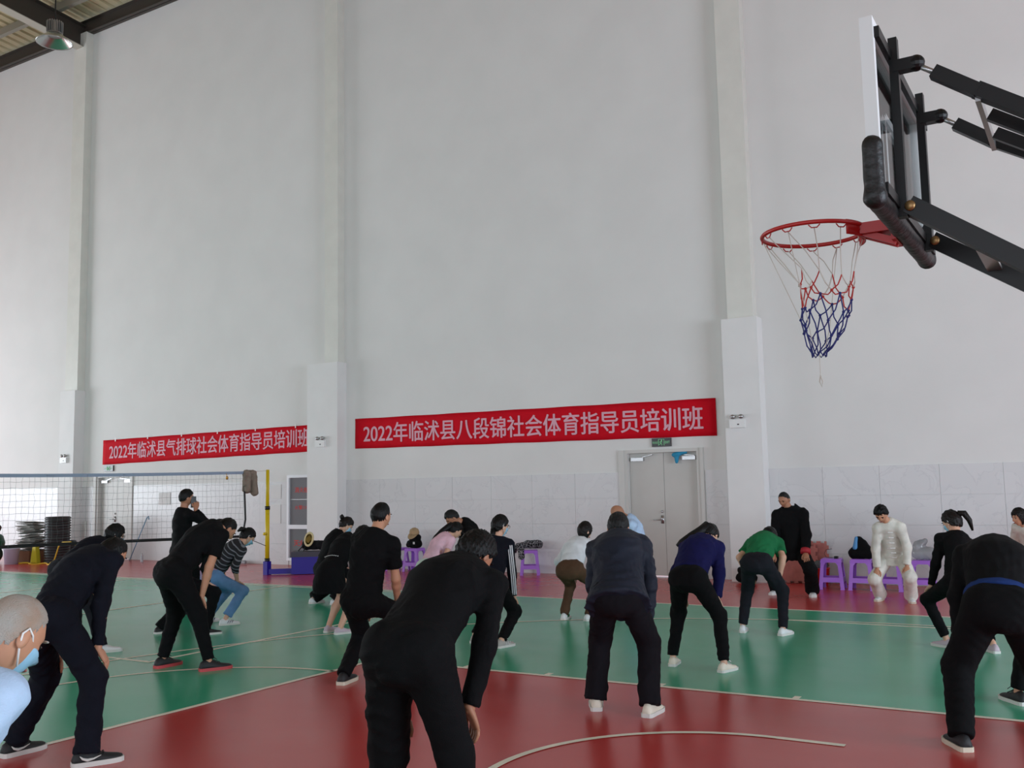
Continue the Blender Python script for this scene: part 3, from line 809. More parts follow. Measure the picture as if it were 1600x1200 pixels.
    # ---- hair
    if hair[0] != 'bald':
        hm = MB(); q, fs = hair_shell(hair[0], hair[2]); hm.add((q*hk)@RM.T+HC-bl, fs)
        if back_hair:
            for kind, pts, rad in back_hair:
                P3 = [tr(p) for p in pts]
                if kind == 'hang':      # points after the first fall straight down / along the back in world space
                    P3 = [tr(pts[0])]
                    for p in pts[1:]: P3.append(P3[-1]+np.array(Fw*p[1]+Rt*p[0]+Z*p[2]))
                hm.tube(P3, rad, 10)
        hm.build('hair', hc, body, True)
    if mask:
        d = head_dirs(40, 36); p = head_shape(d)
        m_ = sstep((p[:, 1]-.035)/.02)*sstep((.000-p[:, 2])/.012)*sstep((p[:, 2]+.125)/.01)
        q = p*(1+.10*m_[:, None])-d*(.012*(1-m_))[:, None]
        mk = MB(); mk.add((q*hk)@RM.T+HC-bl, sphere_faces(40, 36)); mo = mk.build('face_mask', M_MASK, body, True)
        for sd in (-1, 1):
            lp_ = MB(); lp_.tube([tr(k) for k in ((sd*.062, .045, -.012), (sd*.078, .015, .012), (sd*.085, -.012, .022), (sd*.088, -.024, .0), (sd*.082, -.010, -.028), (sd*.066, .03, -.075))], .0025 if not loops else .0032, 6)
            lp_.build('ear_loop', M_LOOP, mo, True)
    # ---- top
    if top:
        g = SDF(); lo = top.get('loose', .016); wr = 1.5*top.get('wr', .007); mtop = top['m']; hm_ = top.get('hem', hem)
        tb = bw
        g.cone(p0-sp*.10, p1, (.140+top.get('flare', .022 if hm_ < 0 else 0))*tb+lo, .128*tb+lo, .04, fr, .74); g.cone(p1, p2, .128*tb+lo, .142*tb+lo, .05, fr, .72); g.cone(p2, p3, .142*tb+lo, .11*tb+lo, .05, fr, .70)
        if top.get('skirt'):
            dn, rw = top['skirt']; end = H+np.array((0, 0, -dn))+Fw*top.get('skf', .0)
            g.cone(H, end, .150*tb+lo, rw, .05, fr if abs(fr[2]) < .6 else None, .8); g.cut(end+Z*.03, -Z, .5)
        else: g.cut(H+sp*hm_, -sp, .40)
        g.cone(N-sp*.06, N+nrm(HC-N)*.015, .075*s, .058*s, .02); g.cut(N+nrm(HC-N)*.012, nrm(HC-N), .10)
        for i in (0, 1):
            g.cone(p3, S[i], .075*s+lo*.6, .058*s+lo*.7, .05)
            sr = top.get('sr', .052)*s
            if top['sleeve'] == 'long':
                w1 = Wr[i]+nrm(E[i]-Wr[i])*.015
                g.cone(S[i], E[i], sr+lo*.6, sr*.88+lo*.5, .03); g.cone(E[i], w1, sr*.88+lo*.5, top.get('cuff', .036)*s+lo*.3, .03); g.cut(w1, nrm(Wr[i]-E[i]), .085)
            elif top['sleeve'] == 'mid':
                w1 = E[i]*.55+Wr[i]*.45
                g.cone(S[i], E[i], sr+lo*.5, sr*.9+lo*.4, .03); g.cone(E[i], w1, sr*.9+lo*.4, .042*s+lo*.4, .03); g.cut(w1, nrm(Wr[i]-E[i]), .085)
            else:
                w1 = S[i]*.30+E[i]*.70
                g.cone(S[i], w1, sr+lo*.7, sr+lo*.7, .03); g.cut(w1, nrm(E[i]-S[i]), .11)
        sdf_obj(top.get('name', 'shirt'), g, vox*.92, mtop, body, wr, len(PEOPLE)*7+1, loc=base)
    # ---- trousers
    if bottom:
        g = SDF(); lo = bottom.get('loose', .012); wr = 1.5*bottom.get('wr', .007)
        g.cone(p0-sp*.02, p0+sp*LT*.30+bk*curve*.3, .140*bw+lo*.5, .128*bw+lo*.3, .04, fr, .74); g.cut(p0+sp*LT*.30, sp, .3)
        g.cone(J[0]+bk*.025+rt*.01, J[1]+bk*.025-rt*.01, .098*bw+lo*.5, .098*bw+lo*.5, .06)
        for i in (0, 1):
            kr, hr_ = bottom.get('knee', .066)*s, bottom.get('hem', .056)*s
            g.cone(J[i], K[i], .090*bw+lo, kr+lo*.7, .04)
            e_ = A[i]+nrm(K[i]-A[i])*bottom.get('up', .0)
            g.cone(K[i], e_, kr+lo*.6, hr_+lo*.5, .035)
            g.cut(e_-nrm(K[i]-A[i])*.02, nrm(A[i]-K[i]), .14)
        sdf_obj('trousers', g, vox*.92, bottom['m'], body, wr, len(PEOPLE)*7+2, loc=base)
    if shoes:
        for i in (0, 1):
            side = -1 if i == 0 else 1
            td = (Fw+Rt*side*.22) if toes is None else (Fw*math.cos(math.radians(toes[i]))+Rt*math.sin(math.radians(toes[i])))
            shoe(body, base, A[i], td, s*(.93 if female else 1.02), *shoes)
    info = dict(o=body, base=bl, S=S, E=E, W=Wr, H=H, N=N, HC=HC, sp=sp, rt=rt, fr=fr, K=K, A=A, J=J, Fw=Fw, Rt=Rt, s=s, RM=RM, hk=hk, D=D, tr=tr)
    PEOPLE.append(info)
    return info

def fab(name, rgb, rough=0.85, var=0.12, **k): return mat('fabric_'+name, rgb, rough, var=var, vscale=9, bump=0.25, bscale=220, spec=0.15, **k)
C_BLACK = fab('black', (11, 11, 13)); C_NAVYBLK = fab('navy_black', (18, 20, 30)); C_BLK2 = fab('soft_black', (14, 14, 16)); C_JKT = fab('grey_navy_jacket', (34, 38, 50), 0.55)
C_NAVY = fab('navy_blue', (22, 22, 70)); C_GREEN = fab('green', (30, 108, 66)); C_WHITE = fab('white', (222, 226, 230)); C_PINK = fab('pink', (226, 184, 198)); C_MINT = fab('mint', (206, 224, 216), rgb2=(190, 214, 200))
C_BROWN = fab('brown', (84, 62, 46)); C_JEANS = fab('denim', (106, 146, 190)); C_LBLUE = fab('light_blue', (184, 208, 236)); C_SILK = fab('ivory_silk', (222, 220, 210), 0.5); C_MAROON = fab('dark_trouser', (20, 17, 22)); C_GREYTR = fab('charcoal', (28, 29, 35))
S_BLK = mat('shoe_black', (24, 24, 26), 0.6, bump=0.2, bscale=200); S_WHT = mat('shoe_white', (224, 226, 226), 0.5); S_GRY = mat('shoe_grey', (168, 164, 158), 0.6, bump=0.2, bscale=200); S_CRM = mat('shoe_cream', (226, 216, 198), 0.6); S_LIL = mat('shoe_lilac', (196, 180, 190), 0.6, bump=0.2, bscale=200)
SO_W = mat('sole_white', (214, 212, 206), 0.6); SO_R = mat('sole_red', (196, 70, 74), 0.6); SO_C = mat('sole_cream', (206, 196, 176), 0.6); SO_K = mat('sole_black', (30, 30, 32), 0.7)

def T(m, sleeve='long', **k): d = dict(m=m, sleeve=sleeve); d.update(k); return d
def B(m, **k): d = dict(m=m); d.update(k); return d

# nearest people first
P10 = person('man in black sweater bending with hands on knees, nearest to the camera', 1.74, ((598, 1372), (735, 1385)), (640, 1015), (722, 893), (742, 868), 32, (48, 10), skin='b', bulk=1.12, top=T(C_BLACK, loose=.02, cuff=.04), bottom=B(C_BLACK, knee=.075, hem=.068), shoes=(S_BLK, SO_W, S_BLK), hair=('short', 'black', .020), vox=.011, hem=-.02, hands=('knee', (733, 1108, .06)))
P1 = person('grey-haired man in pale blue shirt and face mask at the left edge', 1.70, ((-420, 1930), (-270, 1980)), (-330, 1250), (-58, 1062), (38, 972), 64, (36, 0), skin='a', top=T(C_LBLUE, 'short'), bottom=B(C_GREYTR), shoes=(S_BLK, SO_W, S_BLK), hair=('thin', 'white', .006), mask=True, loops=True, vox=.011)
P2 = person('man in navy-black jacket with cropped hair, bending behind the masked grey-haired man', 1.74, ((22, 1180), (135, 1196)), (78, 968), (150, 872), (174, 866), 68, (38, 0), skin='a', bulk=1.1, top=T(C_NAVYBLK, loose=.022, wr=.009), bottom=B(C_NAVYBLK, knee=.078, hem=.070, wr=.01), shoes=(S_BLK, SO_W, S_BLK, None, 'tick'), hair=('crew', 'black', .009), vox=.011, hem=.02, hands=('knee', (148, 1042, -.02)))
P22 = person('heavily bent man in black jacket showing a blue waistband, at the right edge', 1.74, ((1503, 1170), (1655, 1150)), (1562, 948), (1556, 858), (1560, 880), -12, (70, 0), skin='a', bulk=1.2, top=T(C_BLK2, loose=.024), bottom=B(C_BLACK, knee=.085, hem=.070, loose=.02), shoes=(S_BLK, SO_C, S_BLK), vox=.011, hem=.08, head3=(.12, -.06, 0))
P16 = person('man in dark blue-grey zip jacket and straight trousers, white shoes, seen from behind', 1.70, ((932, 1108), (1016, 1118)), (966, 930), (967, 842), (966, 824), 10, (30, 0), skin='a', bulk=1.12, top=T(C_JKT, loose=.03, wr=.010, name='jacket', cuff=.045, flare=.055), bottom=B(C_MAROON, knee=.078, hem=.078, wr=.008), shoes=(S_CRM, SO_W, None), hair=('short', 'grey', .014), vox=.012, hem=-.10)
P9 = person('man in black T-shirt standing in a lunge, seen from behind with bare forearm', 1.76, ((538, 1068), (640, 1058)), (566, 935), (588, 832), (595, 807), 35, (8, 5), skin='a', bulk=1.05, top=T(C_BLACK, 'short', loose=.022, wr=.007), bottom=B(C_BLACK, knee=.070, hem=.056), shoes=(S_BLK, SO_C, S_BLK), hair=('crew', 'black', .012), vox=.012, hem=-.04)
P3 = person('man in black polo shirt and joggers with red-soled shoes, leaning on his knees', 1.76, ((254, 1043), (326, 1048)), (272, 893), (336, 826), (353, 827), 62, (48, 0), skin='a', bulk=1.12, top=T(C_BLK2, 'short', loose=.022), bottom=B(C_BLACK, knee=.072, hem=.050, up=.03), shoes=(S_BLK, SO_R, S_BLK), hair=('crew', 'black', .009), vox=.012, hem=.02)
P17 = person('woman in navy blue sweatshirt and black leggings bending away, cream shoes', 1.62, ((1052, 1040), (1132, 1050)), (1076, 903), (1098, 848), (1108, 836), 22, (62, 0), skin='c', female=True, bulk=1.05, top=T(C_NAVY, loose=.03, name='sweatshirt'), bottom=B(C_BLACK, knee=.062, hem=.048, up=.03), shoes=(S_CRM, SO_W, S_WHT), hair=('tied', 'black', .018), vox=.013, hem=.04, back_hair=[('hang', [(0, -.09, .03), (-.04, -.06, -.045), (-.08, -.07, -.055), (-.08, -.05, -.05), (-.04, -.02, -.03)], [.05, .05, .045, .032, .012])])
P21 = person('woman in black with a high ponytail, turned left beside the bent man', 1.64, ((1480, 1012), (1553, 1020)), (1500, 912), (1494, 836), (1488, 816), -35, (25, -15), skin='c', female=True, top=T(C_BLACK, loose=.012), bottom=B(C_BLACK, knee=.058, hem=.046, up=.05), shoes=(S_LIL, SO_W, None), hair=('tied', 'dark', .016), mask=True, vox=.013, hem=-.02, back_hair=[('hang', [(.02, -.09, .06), (.05, -.03, .0), (.04, -.02, -.07), (.02, -.01, -.10)], [.028, .032, .026, .01])])
P13 = person('woman in black tracksuit with three white sleeve stripes and grey trainers', 1.64, ((742, 1004), (784, 1012)), (768, 915), (776, 843), (781, 822), 32, (14, 20), skin='c', female=True, top=T(C_NAVYBLK, loose=.018, name='track_jacket'), bottom=B(C_BLACK, knee=.060, hem=.050, up=.02), shoes=(S_GRY, SO_W, S_WHT, None, S_WHT), hair=('tied', 'black', .016), mask=True, vox=.013, hem=-.02, knee_out=.0, back_hair=[('hang', [(0, -.085, -.05), (0, -.02, -.07), (-.01, -.01, -.08)], [.03, .028, .012])])
P18 = person('woman in green T-shirt and black joggers bending away, white trainers', 1.62, ((1161, 988), (1224, 993)), (1183, 880), (1196, 842), (1202, 838), 18, (66, 0), skin='c', female=True, bulk=1.05, top=T(C_GREEN, 'short', loose=.024), bottom=B(C_GREYTR, knee=.066, hem=.050, up=.02), shoes=(S_WHT, SO_W, None), hair=('tied', 'black', .018), vox=.013, hem=.05)
P5 = person('person in dark jacket with black hair, glasses and mask, behind the navy-jacketed man', 1.68, ((118, 1013), (158, 1020)), (102, 888), (160, 850), (181, 834), 74, (22, 0), skin='c', top=T(C_NAVYBLK, loose=.02), bottom=B(C_GREYTR), shoes=(S_WHT, SO_W, None), hair=('bob', 'black', .018), mask=True, vox=.014, hem=.02)

def striped():
    m = bpy.data.materials.new('fabric_striped_knit'); m.use_nodes = True; nt = m.node_tree; b = nt.nodes['Principled BSDF']; b.inputs['Roughness'].default_value = 0.85
    tc = nt.nodes.new('ShaderNodeTexCoord'); mp = nt.nodes.new('ShaderNodeMapping'); mp.inputs['Rotation'].default_value = (0, math.radians(-35), 0)
    nt.links.new(tc.outputs['Object'], mp.inputs[0])
    wv = nt.nodes.new('ShaderNodeTexWave'); wv.bands_direction = 'Z'; wv.inputs['Scale'].default_value = 7.5; wv.inputs['Distortion'].default_value = 0.6; wv.inputs['Detail'].default_value = 1
    nt.links.new(mp.outputs[0], wv.inputs[0])
    r = nt.nodes.new('ShaderNodeValToRGB'); e = r.color_ramp.elements
    e[0].position = 0.80; e[0].color = (*lin((26, 28, 34)), 1); e[1].position = 0.95; e[1].color = (*lin((120, 124, 132)), 1)
    nt.links.new(wv.outputs['Fac'], r.inputs[0]); nt.links.new(r.outputs[0], b.inputs['Base Color'])
    return m
C_STRIPE = striped()
P4 = person('woman in striped black top and light jeans, masked, hands on knees', 1.60, ((324, 973), (352, 977)), (332, 901), (374, 850), (386, 839), 66, (40, 0), skin='c', female=True, top=T(C_STRIPE, 'mid', loose=.018), bottom=B(C_JEANS, knee=.062, hem=.060, up=.06), shoes=(S_WHT, SO_W, None, None, C_NAVY), hair=('tied', 'black', .016), mask=True, vox=.014, hem=.05, back_hair=[('hang', [(0, -.09, .06), (0, -.05, .01), (0, -.05, -.03)], [.025, .03, .012])])
PX = person('woman with dark ponytail mostly hidden behind the man in the polo shirt', 1.62, ((250, 990), (322, 992)), (283, 902), (328, 838), (345, 822), 66, (40, 0), skin='c', female=True, top=T(C_BLACK), bottom=B(C_BLACK), shoes=(S_BLK, SO_W, None), hair=('tied', 'black', .016), vox=.015, back_hair=[('hang', [(0, -.09, .06), (0, -.06, .0), (0, -.08, -.04), (0, -.05, -.05)], [.025, .03, .028, .012])])
P6 = person('man in black standing by the net with a phone at his ear', 1.72, ((276, 957), (290, 960)), (283, 860), (287, 790), (291, 777), 68, (8, 0), skin='b', top=T(C_BLACK, loose=.02, name='jacket'), bottom=B(C_BLACK), shoes=(S_BLK, SO_K, None), hair=('short', 'black', .012), hands=('hang', 'ear'), vox=.014, hem=-.06, curve=.01)
P8 = person('woman in black knee-length dress with a pearl trim, bare legs and lilac trainers', 1.62, ((514, 988), (532, 991)), (516, 895), (548, 842), (566, 836), 48, (45, 0), skin='c', female=True, top=T(C_BLACK, 'long', loose=.03, skirt=(.26, .21), name='dress', wr=.008), bottom=None, shoes=(S_LIL, SO_W, None), hair=('tied', 'black', .016), vox=.014, knee_out=.05)
P7 = person('woman in loose black outfit with a hair bun and mask, left of the dress', 1.64, ((490, 943), (524, 945)), (507, 888), (533, 831), (542, 818), 68, (38, 0), skin='c', female=True, bulk=1.15, top=T(C_BLACK, loose=.04, wr=.008, name='tunic'), bottom=B(C_BLACK, knee=.09, hem=.095, wr=.008), shoes=(S_WHT, SO_W, None), hair=('tied', 'dark', .018), mask=True, vox=.015, back_hair=[('hang', [(0, -.10, .07), (0, -.03, .01), (0, -.025, .0)], [.02, .042, .02])])
P11 = person('woman in pink T-shirt and pale mint trousers with long black hair', 1.62, ((655, 950), (690, 952)), (668, 886), (699, 838), (711, 829), 66, (32, 0), skin='c', female=True, bulk=1.12, top=T(C_PINK, 'short', loose=.016), bottom=B(C_MINT, knee=.07, hem=.065), shoes=(S_WHT, SO_W, None), hair=('tied', 'black', .018), vox=.014, hem=.06, back_hair=[('hang', [(0, -.085, .05), (0, -.06, -.03), (0, -.10, -.06), (0, -.10, -.075), (0, -.05, -.04)], [.045, .048, .042, .03, .01])])
P12 = person('man in black jacket with white shoulder stripe bowing towards the pink shirt', 1.72, ((770, 938), (728, 940)), (752, 862), (722, 816), (707, 809), -100, (45, 0), skin='b', top=T(C_BLACK, name='jacket'), bottom=B(C_BLACK), shoes=(S_BLK, SO_W, None), hair=('short', 'grey', .012), nsign=-1, hsign=-1, vox=.014)
P14 = person('woman in ribbed white top and brown trousers, seen from behind', 1.58, ((882, 968), (920, 970)), (891, 890), (906, 846), (914, 829), 30, (18, 20), skin='c', female=True, bulk=1.1, top=T(C_WHITE, loose=.018, wr=.004), bottom=B(C_BROWN, knee=.064, hem=.056), shoes=(S_WHT, SO_W, None, None, C_GREEN), hair=('bob', 'dark', .016), vox=.014, hem=.03)
P15 = person('bald man in pale blue shirt bowing behind the zip-jacketed man', 1.70, ((1016, 931), (962, 934)), (1003, 862), (980, 809), (965, 800), -105, (58, 0), skin='b', top=T(C_LBLUE, loose=.02), bottom=B(C_GREYTR), shoes=(S_WHT, SO_W, None), hair=('bald', 'grey', 0), nsign=-1, hsign=-1, vox=.014)
P19 = person('older man in black tunic with red cuffs standing by the wall, looking down', 1.70, ((1270, 931), (1214, 928)), (1240, 856), (1233, 786), (1220, 771), 192, (28, 20), skin='b', bulk=1.1, nsign=1, hsign=-1, top=T(C_BLACK, loose=.04, skirt=(.20, .22), name='tunic', cuff=.055, sr=.06), bottom=B(C_BLACK, knee=.085, hem=.10), shoes=(S_WHT, SO_W, None), hair=('thin', 'grey', .005), hands=('knee', 'knee'), vox=.013, knee_out=.4, curve=.01)
P20 = person('person in ivory silk suit bowing towards the camera with hands on knees', 1.62, ((1424, 941), (1376, 938)), (1397, 867), (1388, 816), (1377, 803), 186, (46, 8), skin='a', female=True, nsign=-1, hsign=-1, bulk=.98, top=T(C_SILK, loose=.022, wr=.003, skirt=(.17, .19), name='silk_jacket', sr=.056, cuff=.048), bottom=B(C_SILK, knee=.078, hem=.084, wr=.005, loose=.016), shoes=(S_WHT, SO_C, None), hair=('short', 'black', .026), vox=.013)
P23 = person('curly-haired woman in white jacket at the far right edge, facing left', 1.62, ((1640, 935), (1594, 934)), (1614, 868), (1604, 824), (1593, 808), -125, (12, 0), skin='a', female=True, nsign=-1, hsign=-1, top=T(C_SILK, loose=.03), bottom=B(C_SILK), shoes=(S_WHT, SO_W, None), hair=('bob', 'dark', .020), vox=.014)
P24 = person('person in black with dark trainers, only one leg inside the right edge', 1.70, ((1592, 1100), (1680, 1105)), (1660, 915), (1690, 845), (1700, 830), -20, (30, 0), skin='a', top=T(C_BLACK), bottom=B(C_BLACK, up=.03), shoes=(S_BLK, SO_W, S_BLK), vox=.014)

# ------------------------------------------------------------------ details worn by single people
def ribbon(pts, nrmls, wdt, thick=.003):
    mb = MB(); rings = []
    for i, p in enumerate(pts):
        t = nrm(pts[min(i+1, len(pts)-1)]-pts[max(i-1, 0)]); n = nrm(nrmls[i]-t*(nrmls[i]@t)); x = np.cross(t, n)
        rings.append([p+x*wdt/2+n*thick, p-x*wdt/2+n*thick, p-x*wdt/2-n*thick, p+x*wdt/2-n*thick])
    return mb.loft(rings)
def sleeve_stripes(P, i, offs, m, rad=.062, name='sleeve_stripe', t0=0.05):
    side = -1 if i == 0 else 1
    S_, E_, W_ = P['S'][i], P['E'][i], P['W'][i]
    for off in offs:
        pts = []; ns = []
        for t in np.linspace(t0, 1.85, 26):
            c = S_+(E_-S_)*t if t < 1 else E_+(W_-E_)*(t-1)
            ax_ = nrm(E_-S_) if t < .9 else nrm(W_-E_) if t > 1.1 else nrm(nrm(E_-S_)+nrm(W_-E_))
            cam = nrm(CAM-c); out = nrm(P['Rt']*side*.75-P['Fw']*.9+np.array((0, 0, .25))); out = nrm(out-ax_*(out@ax_)); lat = np.cross(ax_, out)
            r = (rad+.010-.008*t)*P['s']
            ang = off/r; n = out*math.cos(ang)+lat*math.sin(ang)
            pts.append(c+n*r-P['base']); ns.append(n)
        ribbon(pts, ns, .011).build(name, m, P['o'], True)
M_WSTR = mat('stripe_white', (224, 226, 230), 0.7)
sleeve_stripes(P13, 1, (-.02, 0, .02), M_WSTR)
sleeve_stripes(P12, 0, (0,), M_WSTR, .064)
sleeve_stripes(P12, 1, (0,), M_WSTR, .064)
# pearl trim of the dress
pb = MB()
for k in range(9):
    c = P8['H']+P8['sp']*.16*P8['s']-P8['fr']*(.125)+P8['rt']*(-.10+.025*k)-P8['base']+P8['fr']*(.0 if True else 0)*0+P8['fr']*.9*(abs(-.10+.025*k)**2)*2
    pb.ball(c, .006, 8, 6)
pb.build('pearl_trim', M_WHITEP, P8['o'], True)
# red turned-back cuffs
M_CUFF = mat('cuff_red', (164, 26, 40), 0.7)
for i in (0, 1):
    d = nrm(P19['W'][i]-P19['E'][i]); e = P19['W'][i]-P19['base']
    rings = []
    x = nrm(np.cross(d, (0, 0, 1))); y = np.cross(d, x)
    for t, r in ((-.055, .066), (-.03, .071), (.012, .071), (.014, .045)): rings.append([e+d*t+(x*math.cos(a)+y*math.sin(a))*r for a in [2*math.pi*k/16 for k in range(16)]])
    MB().loft(rings).build('cuff', M_CUFF, P19['o'], True)
# knotted buttons down the ivory jacket
kb = P20
for k in range(6):
    c = kb['N']-kb['sp']*(.07+.075*k)+kb['fr']*(.135+.012*min(k, 3))-kb['base']
    b_ = MB(); b_.tube([c-kb['rt']*.055, c, c+kb['rt']*.045], .005, 6); b_.ball(c, .009, 8, 6); b_.build('frog_button', M_WHITEP, kb['o'], True)
# blue waistband below the bent man's jacket
q = P22; g = SDF(); g.cone(q['H']+q['sp']*.05, q['H']+q['sp']*.10, .182*q['s']*1.12, .180*q['s']*1.12, .02, q['fr'], .76); g.cut(q['H']+q['sp']*.045, -q['sp'], .3); g.cut(q['H']+q['sp']*.10, q['sp'], .3)
sdf_obj('waistband', g, .011, fab('royal_blue', (30, 52, 104)), q['o'], .003, 5, loc=tuple(q['base']))
# lilac jacket tied round the striped woman's waist
q = P4; g = SDF(); g.cone(q['H']+q['sp']*.07, q['H']+q['sp']*.0, .155*q['s'], .165*q['s'], .03, q['fr'], .8); g.cone(q['H']-q['fr']*.08, q['H']-np.array((0, 0, .17))-q['fr']*.05+q['Rt']*.06, .10, .09, .04); g.cut(q['H']+q['sp']*.08, q['sp'], .3)
sdf_obj('tied_jacket', g, .013, fab('lilac', (172, 146, 176)), q['o'], .010, 8, loc=tuple(q['base']))
# phone at the standing man's ear, phone in the mint pocket
q = P6; c = q['W'][1]+np.array((0, 0, .10))-q['Rt']*.03-q['Fw']*.02
ph = MB(); ph.box((0, 0, 0), (.075, .009, .155), np.stack([q['Fw'], q['Rt'], np.array((0, 0, 1.0))], 1)); o = ph.build('phone', M_BLACK, None); o.location = tuple(c); tag(o, 'black phone held to the ear of the man by the net', 'phone')
q = P11; c = q['J'][1]+q['Rt']*.10+np.array((0, 0, .03)); ph = MB(); ph.box((0, 0, 0), (.08, .012, .16), np.stack([q['Fw'], q['Rt'], np.array((0, 0, 1.0))], 1)); o = ph.build('phone', mat('phone_blue', (70, 104, 160), 0.4), None); o.location = tuple(c); tag(o, 'blue phone tucked in the mint trouser pocket', 'phone')
# thin glasses of the masked dark-haired person
for q in (P5, P13):
    gl = MB()
    for sd in (-1, 1):
        gl.tube([q['tr']((sd*.033+.024*math.cos(a), .104, .010+.019*math.sin(a))) for a in [2*math.pi*k/14 for k in range(14)]], .0018, 5, closed=True)
        gl.tube([q['tr']((sd*.057, .102, .014)), q['tr']((sd*.079, .04, .016)), q['tr']((sd*.081, -.01, .014))], .0018, 5)
    gl.tube([q['tr']((-.010, .106, .012)), q['tr']((.010, .106, .012))], .0018, 5)
    gl.build('glasses', M_BLACK, q['o'])

# ------------------------------------------------------------------ portable basketball hoop
hoop = empty('basketball_hoop', (1.05, 4.55, 0)); tag(hoop, 'portable basketball hoop with clear backboard, red rim and tangled net', 'basketball hoop')
HB = np.array((1.05, 4.55, 0.0))
def hp(mb, name, m, smooth=False, parent=None): return mb.build(name, m, parent or hoop, smooth, tuple(HB))
FX, BXK = -0.70, -0.655; Y0, Y1, Z0, Z1 = 3.90, 5.20, 2.72, 3.47
M_FRW = mat('board_frame_white', (226, 230, 230), 0.4); M_BLKS = mat('black_steel', (7, 7, 8), 0.4, spec=0.35); M_RIM = mat('rim_red', (176, 30, 30), 0.4); M_PAD = mat('black_pad', (11, 11, 12), 0.5, var=0.2, vscale=30, bump=0.3, bscale=30)
M_STR = mat('white_string', (196, 190, 180), 0.8); M_STRR = mat('red_string', (176, 50, 44), 0.8); M_STRB = mat('blue_string', (34, 42, 108), 0.8)
fr = MB()
for y in (Y0+.02, Y1-.02): fr.box(((FX+BXK)/2, y, (Z0+Z1)/2), (.05, .04, Z1-Z0))
for z in (Z0+.02, Z1-.02): fr.box(((FX+BXK)/2, (Y0+Y1)/2, z), (.05, Y1-Y0-.08, .04))
hp(fr, 'board_frame', M_FRW)
gm = bpy.data.materials.new('clear_acrylic'); gm.use_nodes = True; nt = gm.node_tree; nt.nodes.clear()
out = nt.nodes.new('ShaderNodeOutputMaterial'); mx = nt.nodes.new('ShaderNodeMixShader'); tb_ = nt.nodes.new('ShaderNodeBsdfTransparent'); gb = nt.nodes.new('ShaderNodeBsdfGlossy'); gb.inputs['Roughness'].default_value = 0.05; tb_.inputs[0].default_value = (.93, .95, .95, 1)
fz = nt.nodes.new('ShaderNodeFresnel'); fz.inputs[0].default_value = 1.25; nt.links.new(fz.outputs[0], mx.inputs[0]); nt.links.new(tb_.outputs[0], mx.inputs[1]); nt.links.new(gb.outputs[0], mx.inputs[2]); nt.links.new(mx.outputs[0], out.inputs[0])
hp(MB().box((FX+.012, (Y0+Y1)/2, (Z0+Z1)/2), (.008, Y1-Y0-.08, Z1-Z0-.08)), 'backboard', gm)
tr_ = MB(); yc = (Y0+Y1)/2
for y in (yc-.23, yc+.23): tr_.box((FX+.006, y, Z0+.30), (.004, .035, .36))
for z in (Z0+.12, Z0+.48): tr_.box((FX+.006, yc, z), (.004, .425, .035))
hp(tr_, 'target_square', M_FRW)
pd = SDF(); pd.cone((FX+.02, Y0, Z0+.01), (FX+.02, Y1, Z0+.01), .042, .042, .02)
for y in (Y0, Y1): pd.cone((FX+.02, y, Z0+.01), (FX+.02, y, Z0+.22), .042, .042, .02)
sdf_obj('edge_pad', pd, .010, M_PAD, hoop, .003, 3, loc=tuple(HB))
SY = (4.20, 4.90)
for y in SY:
    hp(MB().box((BXK+.03, y, (Z0+Z1)/2), (.035, .045, Z1-Z0+.02)), 'strut', M_BLKS)
bb = MB()
for z in (Z0+.05, Z1-.06): bb.box((BXK+.012, yc, z), (.02, Y1-Y0-.05, .045))
hp(bb, 'cross_rail', M_BLKS)
br = hp(MB().box((FX-.085, yc, 2.765), (.17, .13, .05)).bar((FX-.15, yc-.03, 2.75), (FX-.01, yc-.03, 2.69), .02, .03).bar((FX-.15, yc+.03, 2.75), (FX-.01, yc+.03, 2.69), .02, .03).box((FX-.012, yc, 2.76), (.02, .18, .14)), 'rim_bracket', M_RIM)
RCX, RCY, RCZ = -1.08, 4.55, 2.785
rim = hp(MB().tube([(RCX+.232*math.cos(a), RCY+.232*math.sin(a), RCZ) for a in [2*math.pi*k/48 for k in range(48)]], .010, 10, closed=True), 'rim', M_RIM, True)
pl = MB(); pl.add([(RCX+.232*math.cos(a), RCY+.232*math.sin(a), RCZ+dz) for a in [math.radians(-38+4*k) for k in range(20)] for dz in (-.055, .012)], [(2*i, 2*i+2, 2*i+3, 2*i+1) for i in range(19)]); po = hp(pl, 'rim_plate', M_RIM, True); so_ = po.modifiers.new('thickness', 'SOLIDIFY'); so_.thickness = .005
for k in range(12):
    hk_ = MB(); a = 2*math.pi*(k+.5)/12; c = np.array((RCX+.232*math.cos(a), RCY+.232*math.sin(a), RCZ-.012)); t = np.array((-math.sin(a), math.cos(a), 0))
    hk_.tube([c-t*.025, c-t*.012+np.array((0, 0, -.014)), c+t*.012+np.array((0, 0, -.014)), c+t*.025], .003, 5)
    hp(hk_, 'net_hook', M_RIM)
# the torn net: long loose strands above, knotted diamonds below, gathered at the bottom
rng = random.Random(4); rows = []
def npt(k, n, r, z, cx=0, cy=0): a = 2*math.pi*k/n; return np.array((RCX+cx+r*math.cos(a), RCY+cy+r*math.sin(a), RCZ+z))
row0 = [npt(k+.5, 12, .225, -.026) for k in range(12)]
row1 = [npt(k, 8, .125, -.20-.03*math.sin(k*2.1), .05) for k in range(8)]
row2 = [npt(k+.5, 8, .118, -.265-.03*math.sin(k*1.3), .05) for k in range(8)]
row3 = [npt(k, 8, .112, -.33-.035*math.sin(k*1.7), .045) for k in range(8)]
row4 = [npt(k+.5, 8, .105, -.40-.03*math.sin(k*2.3), .03) for k in range(8)]
row5 = [npt(k, 8, .08, -.48-.02*math.sin(k), .015) for k in range(8)]
row6 = [npt(k+.5, 8, .035, -.56, .0) for k in range(8)]
